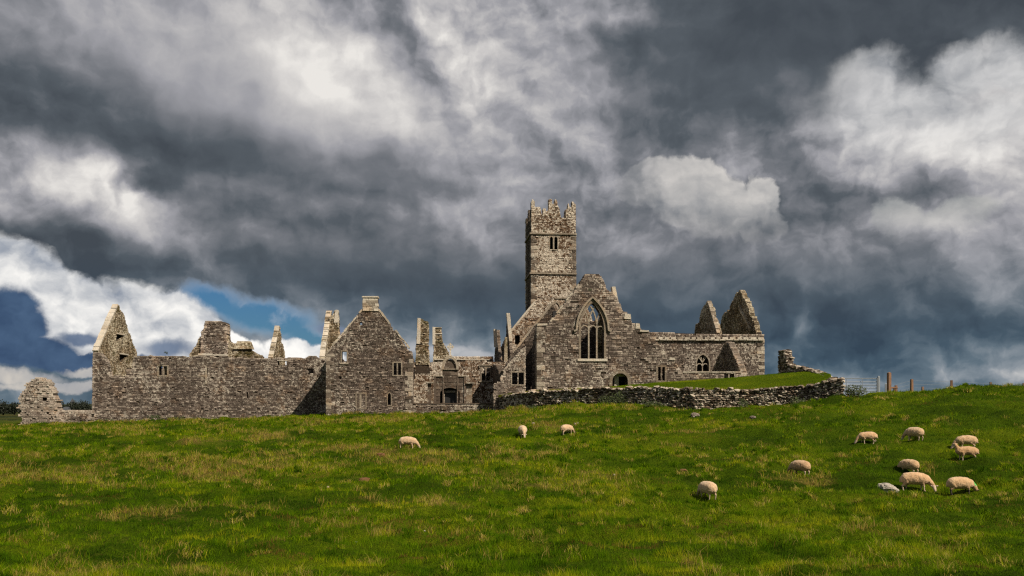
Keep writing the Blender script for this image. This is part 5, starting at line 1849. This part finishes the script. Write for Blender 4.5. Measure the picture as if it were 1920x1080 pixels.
# ================================================================== grass blades
def blade_mat(name):
    m, n, bs = new_mat(name)
    dr, tn = attr(n, 'dry'), attr(n, 'tone')
    g = n.ramp(tn, [(0.0, (.022, .056, .001)), (.35, (.070, .150, .001)), (.7, (.170, .260, .003)), (1.0, (.38, .38, .010))])
    s = n.ramp(tn, [(0.0, (.15, .085, .018)), (.5, (.33, .225, .050)), (1.0, (.52, .40, .12))])
    c = n.mix(n.rng(dr, .35, .65), g, s)
    n.put(bs.inputs['Base Color'], c)
    bs.inputs['Roughness'].default_value = .8
    bs.inputs['Specular IOR Level'].default_value = .06
    tr_ = n.new('ShaderNodeBsdfTranslucent')
    n.put(tr_.inputs[0], c)
    ms = n.new('ShaderNodeMixShader'); ms.inputs[0].default_value = .35
    n.t.links.new(bs.outputs[0], ms.inputs[1]); n.t.links.new(tr_.outputs[0], ms.inputs[2])
    out_ = [x for x in n.t.nodes if x.type == 'OUTPUT_MATERIAL'][0]
    n.t.links.new(ms.outputs[0], out_.inputs[0])
    return m


M['blade'] = blade_mat('grass_blades')


def blades(name, X, Y, Z, H, Wd, lean, dry, tone, label, segs=1):
    """one triangle per blade (two segments when segs == 2)"""
    n_ = len(X)
    rs = np.random.RandomState(len(name) + n_ % 97)
    th_ = rs.rand(n_) * 2 * np.pi
    fa = rs.rand(n_) * 2 * np.pi
    dx, dy = np.cos(th_) * Wd / 2, np.sin(th_) * Wd / 2 * .6
    lx, ly = np.cos(fa) * lean * H, np.sin(fa) * lean * H
    b0 = np.stack([X - dx, Y - dy, Z - .02], -1); b1 = np.stack([X + dx, Y + dy, Z - .02], -1)
    if segs == 1:
        tp = np.stack([X + lx, Y + ly, Z + H], -1)
        co = np.stack([b0, b1, tp], 1).reshape(-1, 3)
        loops = np.arange(n_ * 3); starts = np.arange(n_) * 3
        nf = n_
        per = 3
    else:
        m0 = np.stack([X - dx * .75 + lx * .35, Y - dy * .75 + ly * .35, Z + H * .6], -1)
        m1 = np.stack([X + dx * .75 + lx * .35, Y + dy * .75 + ly * .35, Z + H * .6], -1)
        tp = np.stack([X + lx * 1.3, Y + ly * 1.3, Z + H], -1)
        co = np.stack([b0, b1, m1, m0, tp], 1).reshape(-1, 3)
        base = np.arange(n_)[:, None] * 5
        loops = np.concatenate([base + [0, 1, 2, 3], base + [3, 2, 4]], 1).ravel()
        starts = (np.arange(n_)[:, None] * 7 + [0, 4]).ravel()
        nf = n_ * 2
        per = 5
    me = bpy.data.meshes.new(name)
    me.vertices.add(len(co)); me.vertices.foreach_set('co', co.astype(np.float32).ravel())
    me.loops.add(len(loops)); me.loops.foreach_set('vertex_index', loops.astype(np.int32))
    me.polygons.add(nf); me.polygons.foreach_set('loop_start', starts.astype(np.int32))
    me.update(calc_edges=True)
    for nm, arr in (('dry', dry), ('tone', tone)):
        at = me.attributes.new(nm, 'FLOAT', 'POINT'); at.data.foreach_set('value', np.repeat(arr, per).astype(np.float32))
    me.materials.append(M['blade'])
    o = bpy.data.objects.new(name, me); COL.objects.link(o)
    return tag(o, label, None, None, 'stuff')


def sward():
    rs = np.random.RandomState(5)
    N = 700000
    # distance distribution thins with range, azimuth a little wider than the view
    u_ = rs.rand(N)
    a_, b_ = 14.0 ** -.35, 108.0 ** -.35
    D = (a_ + (b_ - a_) * u_) ** (1 / -.35)
    k = rs.uniform(-.76, .76, N)
    X = k * D; Y = D
    px_ = HX + F * k
    # keep off the raised lawn and the friary ground
    wl = np.interp(px_, [w[0] for w in wall_pts], [w[1] for w in wall_pts])
    lim = np.where(px_ < 172, 100, np.where(px_ < 612, 95.5 + (px_ - 172) / 440 * 2.5, np.where(px_ < 775, 93.3, np.where(px_ < 921, 91.5, wl - .1))))
    keep = (D < lim) | (px_ > 1580)
    X, Y, D = X[keep], Y[keep], D[keep]
    # tufting: jitter towards clump centres
    cx = np.round(X / .42) * .42; cy = np.round(Y / .42) * .42
    r1 = vnoise(cx * 13.1, cy * 9.7) * .4; r2 = vnoise(cx * 7.7 + 50, cy * 15.1) * .4
    pull = .55 * (vnoise(X / 1.3, Y / 1.3 + 30) > -.1)
    X = X + (cx + r1 - X) * pull * rs.rand(len(X)); Y = Y + (cy + r2 - Y) * pull * rs.rand(len(X))
    Z = height(X, Y)
    dry, lush = plant_mix(X, Y)
    n1 = fbm(X / .55 + 4, Y / .5 + 8, 2) * 2
    isdry = (dry + n1 * .45 + rs.uniform(-.22, .22, len(X))) > .78
    cl = np.clip(fbm(X / 1.1 + 21, Y / .8 + 33, 3, .6) * 3.2 - .12, 0, 1)
    H = np.clip(.055 + .05 * rs.rand(len(X)) + .05 * np.clip(n1, 0, 1) + .03 * lush + .24 * cl * rs.uniform(.5, 1, len(X)), .04, .42)
    H = H * (1 + .25 * (D > 60)) * np.where(isdry, 1.5, 1.0)
    Wd = (.007 + .00042 * (D - 15)) * rs.uniform(.7, 1.5, len(X))
    tone = np.clip(.06 + .48 * lush + 2.0 * fbm(X / 1.9, Y / 1.1 + 70, 4, .62) + .45 * dry + .15 * cl + rs.uniform(-.16, .16, len(X)), 0, 1)
    brown = fbm(X / 2.4 + 200, Y / 1.5 + 11, 4, .6) + rs.uniform(-.03, .03, len(X)) > .185
    tone = np.where(brown, tone * .35, tone); isdry = isdry | (brown & (rs.rand(len(X)) < .65)); H = np.where(brown, H * .7, H)
    blades('grass', X, Y, Z, H, Wd, rs.uniform(.1, .9, len(X)), isdry * 1.0, tone, 'short rough green grass with straw-coloured patches across the pasture')
    # tall seeding tufts
    nt = 5200
    u_ = rs.rand(nt * 4); D = 18 + (100 - 18) * u_ ** .8; k = rs.uniform(-.64, .64, nt * 4)
    X = k * D; Y = D
    dry, _ = plant_mix(X, Y)
    keep = (rs.rand(nt * 4) < np.clip((dry - .18) * 1.6, .015, .9))
    px_ = HX + F * k
    wl = np.interp(px_, [w[0] for w in wall_pts], [w[1] for w in wall_pts])
    lim = np.where(px_ < 172, 98, np.where(px_ < 612, 95, np.where(px_ < 775, 93, np.where(px_ < 921, 91, wl - .5))))
    keep &= (D < lim)
    X, Y, D = X[keep][:nt], Y[keep][:nt], D[keep][:nt]
    per = 22
    sp_ = .11 + .10 * rs.rand(len(X))
    XX = np.repeat(X, per) + rs.randn(len(X) * per) * np.repeat(sp_, per); YY = np.repeat(Y, per) + rs.randn(len(X) * per) * np.repeat(sp_, per)
    DD = np.repeat(D, per)
    H = np.repeat(.16 + .22 * rs.rand(len(X)), per) * rs.uniform(.6, 1.15, len(XX))
    Wd = (.006 + .00032 * (DD - 15)) * rs.uniform(.7, 1.4, len(XX))
    dr_ = (rs.rand(len(XX)) < np.repeat(.35 + .45 * rs.rand(len(X)), per)) * 1.0
    blades('tall_grass', XX, YY, height(XX, YY), H, Wd, rs.uniform(.2, 1.0, len(XX)), dr_, rs.uniform(.3, 1, len(XX)), 'taller straw-coloured seeding grass tufts scattered over the pasture', 2)
    # rounded tussocks, blades arching outwards
    nt = 2900
    u_ = rs.rand(nt * 2); D = 18 + (96 - 18) * u_ ** .85; k = rs.uniform(-.64, .64, nt * 2); X = k * D; Y = D
    px_ = HX + F * k
    wl = np.interp(px_, [w[0] for w in wall_pts], [w[1] for w in wall_pts])
    lim = np.where(px_ < 172, 97, np.where(px_ < 612, 94, np.where(px_ < 775, 92, np.where(px_ < 921, 90, wl - 1))))
    keep = (fbm(X / 4 + 7, Y / 3 + 2, 3) > -.06) & (D < lim)
    X, Y, D = X[keep][:nt], Y[keep][:nt], D[keep][:nt]
    per = 62
    R0 = rs.uniform(.14, .38, len(X)); HH = rs.uniform(.12, .30, len(X)); ty = rs.rand(len(X))
    rr = np.sqrt(rs.rand(len(X) * per)); aa = rs.rand(len(X) * per) * 2 * np.pi
    RR = np.repeat(R0, per)
    XX = np.repeat(X, per) + np.cos(aa) * rr * RR; YY = np.repeat(Y, per) + np.sin(aa) * rr * RR
    H = np.repeat(HH, per) * (1 - .55 * rr ** 2) * rs.uniform(.7, 1.2, len(XX))
    Wd = (.008 + .00045 * (np.repeat(D, per) - 15)) * rs.uniform(.7, 1.4, len(XX))
    TY = np.repeat(ty, per)
    blades('tussock_grass', XX, YY, height(XX, YY), H, Wd, rs.uniform(.3, 1.1, len(XX)), (TY + rs.uniform(-.25, .25, len(XX)) > .93) * 1.0,
           np.clip(.15 + .75 * TY + rs.uniform(-.2, .2, len(XX)), 0, 1), 'rounded tussocks of coarse grass dotted over the pasture', 2)
    # raised lawn
    N = 42000
    px_ = rs.uniform(935, 1556, N)
    D0 = np.interp(px_, [w[0] for w in wall_pts], [w[1] for w in wall_pts]) + .35
    D1 = np.interp(px_, [924, 1240, 1260, 1440, 1475, 1500, 1530, 1545, 1558, 1562], [89.5, 89.5, 91.8, 91.8, 86.3, 83.2, 79.4, 77.4, 75.4, 74.5])
    D = D0 + (D1 - D0) * rs.rand(N) ** 1.3
    Z, _ = lawn_height(px_, D)
    edge = D - D0 < .5
    X = (px_ - HX) / F * D
    blades('lawn_grass', X, D, Z, np.where(edge, .18, .07) * rs.uniform(.6, 1.3, N), .022 * rs.uniform(.7, 1.4, N), rs.uniform(.2, .8, N),
           (edge & (rs.rand(N) < .35)) * 1.0, np.clip(.52 + 1.4 * fbm(X / 2.2, D / 1.6, 3) + rs.uniform(-.12, .12, N), 0, 1), 'short bright green grass on the raised lawn')


sward()

# ================================================================== bushes and weeds
M['leaf'] = None


def leaf_mat(name, d, l):
    m, n, bs = new_mat(name)
    tn = attr(n, 'tone')
    c = n.ramp(tn, [(0, d), (1, l)])
    n.put(bs.inputs['Base Color'], c); bs.inputs['Roughness'].default_value = .6
    tr_ = n.new('ShaderNodeBsdfTranslucent'); n.put(tr_.inputs[0], c)
    ms = n.new('ShaderNodeMixShader'); ms.inputs[0].default_value = .25
    n.t.links.new(bs.outputs[0], ms.inputs[1]); n.t.links.new(tr_.outputs[0], ms.inputs[2])
    out_ = [x for x in n.t.nodes if x.type == 'OUTPUT_MATERIAL'][0]
    n.t.links.new(ms.outputs[0], out_.inputs[0])
    return m


M['leaf'] = leaf_mat('weed_leaf', (.020, .036, .008), (.075, .10, .022))
M['fleaf'] = leaf_mat('far_tree_leaf', (.006, .011, .005), (.022, .032, .012))
M['bark'] = simple_mat('dark_bark', (.05, .04, .03), .95, .3)


def leaves(mb, c, rx, ry, rz_, n_, size, shape=1.0, tone=(0, 1), lumps=6, rnd=random):
    ctr = [(rnd.uniform(-.6, .6), rnd.uniform(-.6, .6), rnd.uniform(0.1, .8), rnd.uniform(.3, .55)) for _ in range(lumps)]
    for _ in range(n_):
        l = rnd.choice(ctr)
        while True:
            p = Vector((rnd.uniform(-1, 1), rnd.uniform(-1, 1), rnd.uniform(-1, 1)))
            if p.length < 1: break
        q = Vector((l[0] + p.x * l[3], l[1] + p.y * l[3], max(0, l[2] + p.z * l[3])))
        w = Vector((c[0] + q.x * rx, c[1] + q.y * ry, c[2] + q.z * rz_))
        a = Vector((rnd.gauss(0, 1), rnd.gauss(0, 1), rnd.gauss(0, .6))).normalized()
        b = a.orthogonal().normalized()
        s = size * rnd.uniform(.6, 1.4)
        mb.add([w - a * s, w + b * s * .5, w + a * s, w - b * s * .5], [(0, 1, 2, 3)], rnd.uniform(*tone))


def bush(px_, py_, D, w_px, h_px, label, name='bush', cat='bush', n_=420, size=.07, group=None):
    x = (px_ - HX) / F * D; z = min(hz(x, D), (HY - py_) * D / F + .1)
    s = D / F
    t = thing(name, (x, D, z), label, cat, group)
    mb = MB(); leaves(mb, (x, D, z), w_px * s / 2, min(1.0, w_px * s / 2.5), h_px * s, n_, size, lumps=max(4, int(w_px / 7)))
    mb.build('foliage', M['leaf'], t)
    mb = MB()
    for i in range(5):
        q = Vector((x + random.uniform(-.4, .4) * w_px * s, D + random.uniform(-.2, .2), z - .05))
        tube(mb, [q, q + Vector((random.uniform(-.15, .15), 0, h_px * s * .6)), q + Vector((random.uniform(-.3, .3), 0, h_px * s * .95))], .012, 4, .5, .005)
    mb.build('stems', M['bark'], t)
    return t


bush(1150, 752, 79.2, 62, 22, 'dark green nettle clump against the dry-stone wall below the arched doorway', 'nettle_clump', 'weeds', 800)
bush(1602, 748, 70.0, 60, 22, 'leafy green bush at the right end of the dry-stone wall by the gate', 'bush', 'bush', 1100, .075)
bush(1572, 757, 69.5, 34, 15, 'low green bush at the foot of the dry-stone wall corner', 'bush', 'bush', 420)
bush(1500, 762, 71.2, 44, 14, 'low weeds along the foot of the dry-stone wall near its right end', 'weed_clump', 'weeds', 380)
bush(1395, 768, 72.8, 26, 16, 'small upright weed clump before the middle of the dry-stone wall', 'weed_clump', 'weeds', 240)
bush(1225, 762, 76.0, 50, 12, 'low tangled weeds where the dry-stone wall dips', 'weed_clump', 'weeds', 360)
bush(345, 784, 95.5, 76, 10, 'dark weeds along the foot of the long range below its middle', 'weed_clump', 'weeds', 500)
bush(291, 786, 95.3, 36, 9, 'shorter dark weeds at the foot of the long range, left of the longer patch', 'weed_clump', 'weeds', 240)
bush(205, 790, 95.2, 22, 8, 'small weeds at the left corner of the long range', 'weed_clump', 'weeds', 120)
bush(152, 794, 96.4, 34, 8, 'weeds at the foot of the low rubble wall on the far left', 'weed_clump', 'weeds', 200)
bush(668, 779, 92.6, 60, 5, 'thin weeds along the foot of the gabled house', 'weed_clump', 'weeds', 260, .05)
bush(752, 779, 92.6, 34, 8, 'weeds at the right corner foot of the gabled house', 'weed_clump', 'weeds', 240, .05)
bush(1000, 760, 83.2, 70, 6, 'weeds along the low left end of the dry-stone wall', 'weed_clump', 'weeds', 300, .05)

# tussocks of moss and fern rooted on the wall tops
for (px_, py_, D, w, h, lb) in ((311, 666, 96.0, 8, 7, 'tiny fern growing on top of the long range wall'), (1107, 545, 89.8, 9, 7, 'small dark plant rooted high in the chapel gable'),
                                (1021, 435, 110.6, 8, 5, 'small plant rooted on the upper string course of the tower')):
    x = (px_ - HX) / F * D; s = D / F; z = (HY - py_) * D / F
    mb = MB(); leaves(mb, (x, D, z), w * s / 2, .25, h * s, 70, .05, lumps=3)
    tag(mb.build('fern', M['leaf']), lb, 'plant', None, 'thing')

# ================================================================== far country at the left
def far_tree(px_, D, h, w, label):
    x = (px_ - HX) / F * D; z = hz(x, D)
    rnd = random.Random(int(px_ * 7 + D))
    t = thing('far_tree', (x, D, z), label, 'tree', 'distant trees on the left horizon')
    mb = MB(); tube(mb, [(x, D, z - .5), (x, D, z + h * .35), (x + .3, D, z + h * .7)], w * .05, 6, .5, w * .02)
    for i in range(4):
        a = rnd.uniform(0, 6.3); tube(mb, [(x, D, z + h * (.25 + .1 * i)), (x + math.cos(a) * w * .3, D + math.sin(a) * w * .3, z + h * (.45 + .1 * i))], w * .02, 4, .5, w * .008)
    mb.build('trunk', M['bark'], t)
    mb = MB(); leaves(mb, (x, D, z + h * .15), w * .62, w * .5, h * .92, 1500, .27, lumps=14, rnd=rnd)
    mb.build('crown', M['fleaf'], t)


far_tree(6, 330, 4.6, 6.5, 'dark round tree at the extreme left edge')
far_tree(27, 330, 4.3, 5.4, 'dark tree just left of the broken gable stub')
far_tree(116, 340, 4.2, 5.6, 'dark tree showing just right of the broken gable stub')
far_tree(137, 330, 4.9, 5.2, 'taller dark tree in front of the distant spire')
far_tree(161, 340, 4.4, 6.0, 'dark tree showing just left of the long range')
rnd = random.Random(3)
mb = MB()
for i in range(46):
    px_ = -260 + i * 10.5 + rnd.uniform(-3, 3); D = rnd.uniform(400, 560)
    x = (px_ - HX) / F * D; z = hz(x, D)
    leaves(mb, (x, D, z), rnd.uniform(3, 5), 3, rnd.uniform(2.9, 4.3), 260, .5, lumps=6, rnd=rnd)
tag(mb.build('far_wood', M['fleaf']), 'belt of dark woodland along the left horizon', None, None, 'stuff')
M['render'] = simple_mat('white_render', (.55, .55, .54), .9, .08)
M['slate'] = simple_mat('slate_roof', (.06, .065, .075), .7, .2)
D = 320
FH = thing('far_cottage', pt(125, 771, D), 'tiny white cottage among the distant trees', 'house')
p_ = pt(125, 768, D); g_ = hz(p_.x, D)
mb = MB(); rbox(mb, (p_.x, D, g_), 1.9, 2.4, 2.1); mb.build('wall', M['render'], FH)
mb = MB(); mb.add([(p_.x - 1.0, D - 1.3, g_ + 2.1), (p_.x + 1.0, D - 1.3, g_ + 2.1), (p_.x + 1.0, D + 1.3, g_ + 2.1), (p_.x - 1.0, D + 1.3, g_ + 2.1), (p_.x - 1.0, D, g_ + 3.1), (p_.x + 1.0, D, g_ + 3.1)],
                  [(0, 1, 5, 4), (2, 3, 4, 5), (0, 4, 3), (1, 2, 5), (0, 3, 2, 1)]); mb.build('roof', M['slate'], FH)
mb = MB(); rbox(mb, (p_.x + .2, D - 1.22, g_ + .9), .5, .06, .7); mb.build('window', M['iron'], FH)
D = 1300
FS = thing('far_church', pt(136, 757, D), 'faint church spire on the left horizon above the trees', 'church')
p_ = pt(136, 757, D); g_ = hz(p_.x, D)
mb = MB(); rbox(mb, (p_.x, D, g_), 5, 5, 8); mb.build('tower', M['slate'], FS)
mb = MB(); rbox(mb, (p_.x, D, g_ + 8), 4.6, 4.6, 5.5, .5, 0, .02); mb.build('spire', M['slate'], FS)
mb = MB(); rbox(mb, (p_.x + 7, D, g_), 12, 6, 5.5); mb.build('nave', M['slate'], FS)
print('WALL STONES', n_dw, n_st, 'OBJECTS', len(bpy.data.objects))
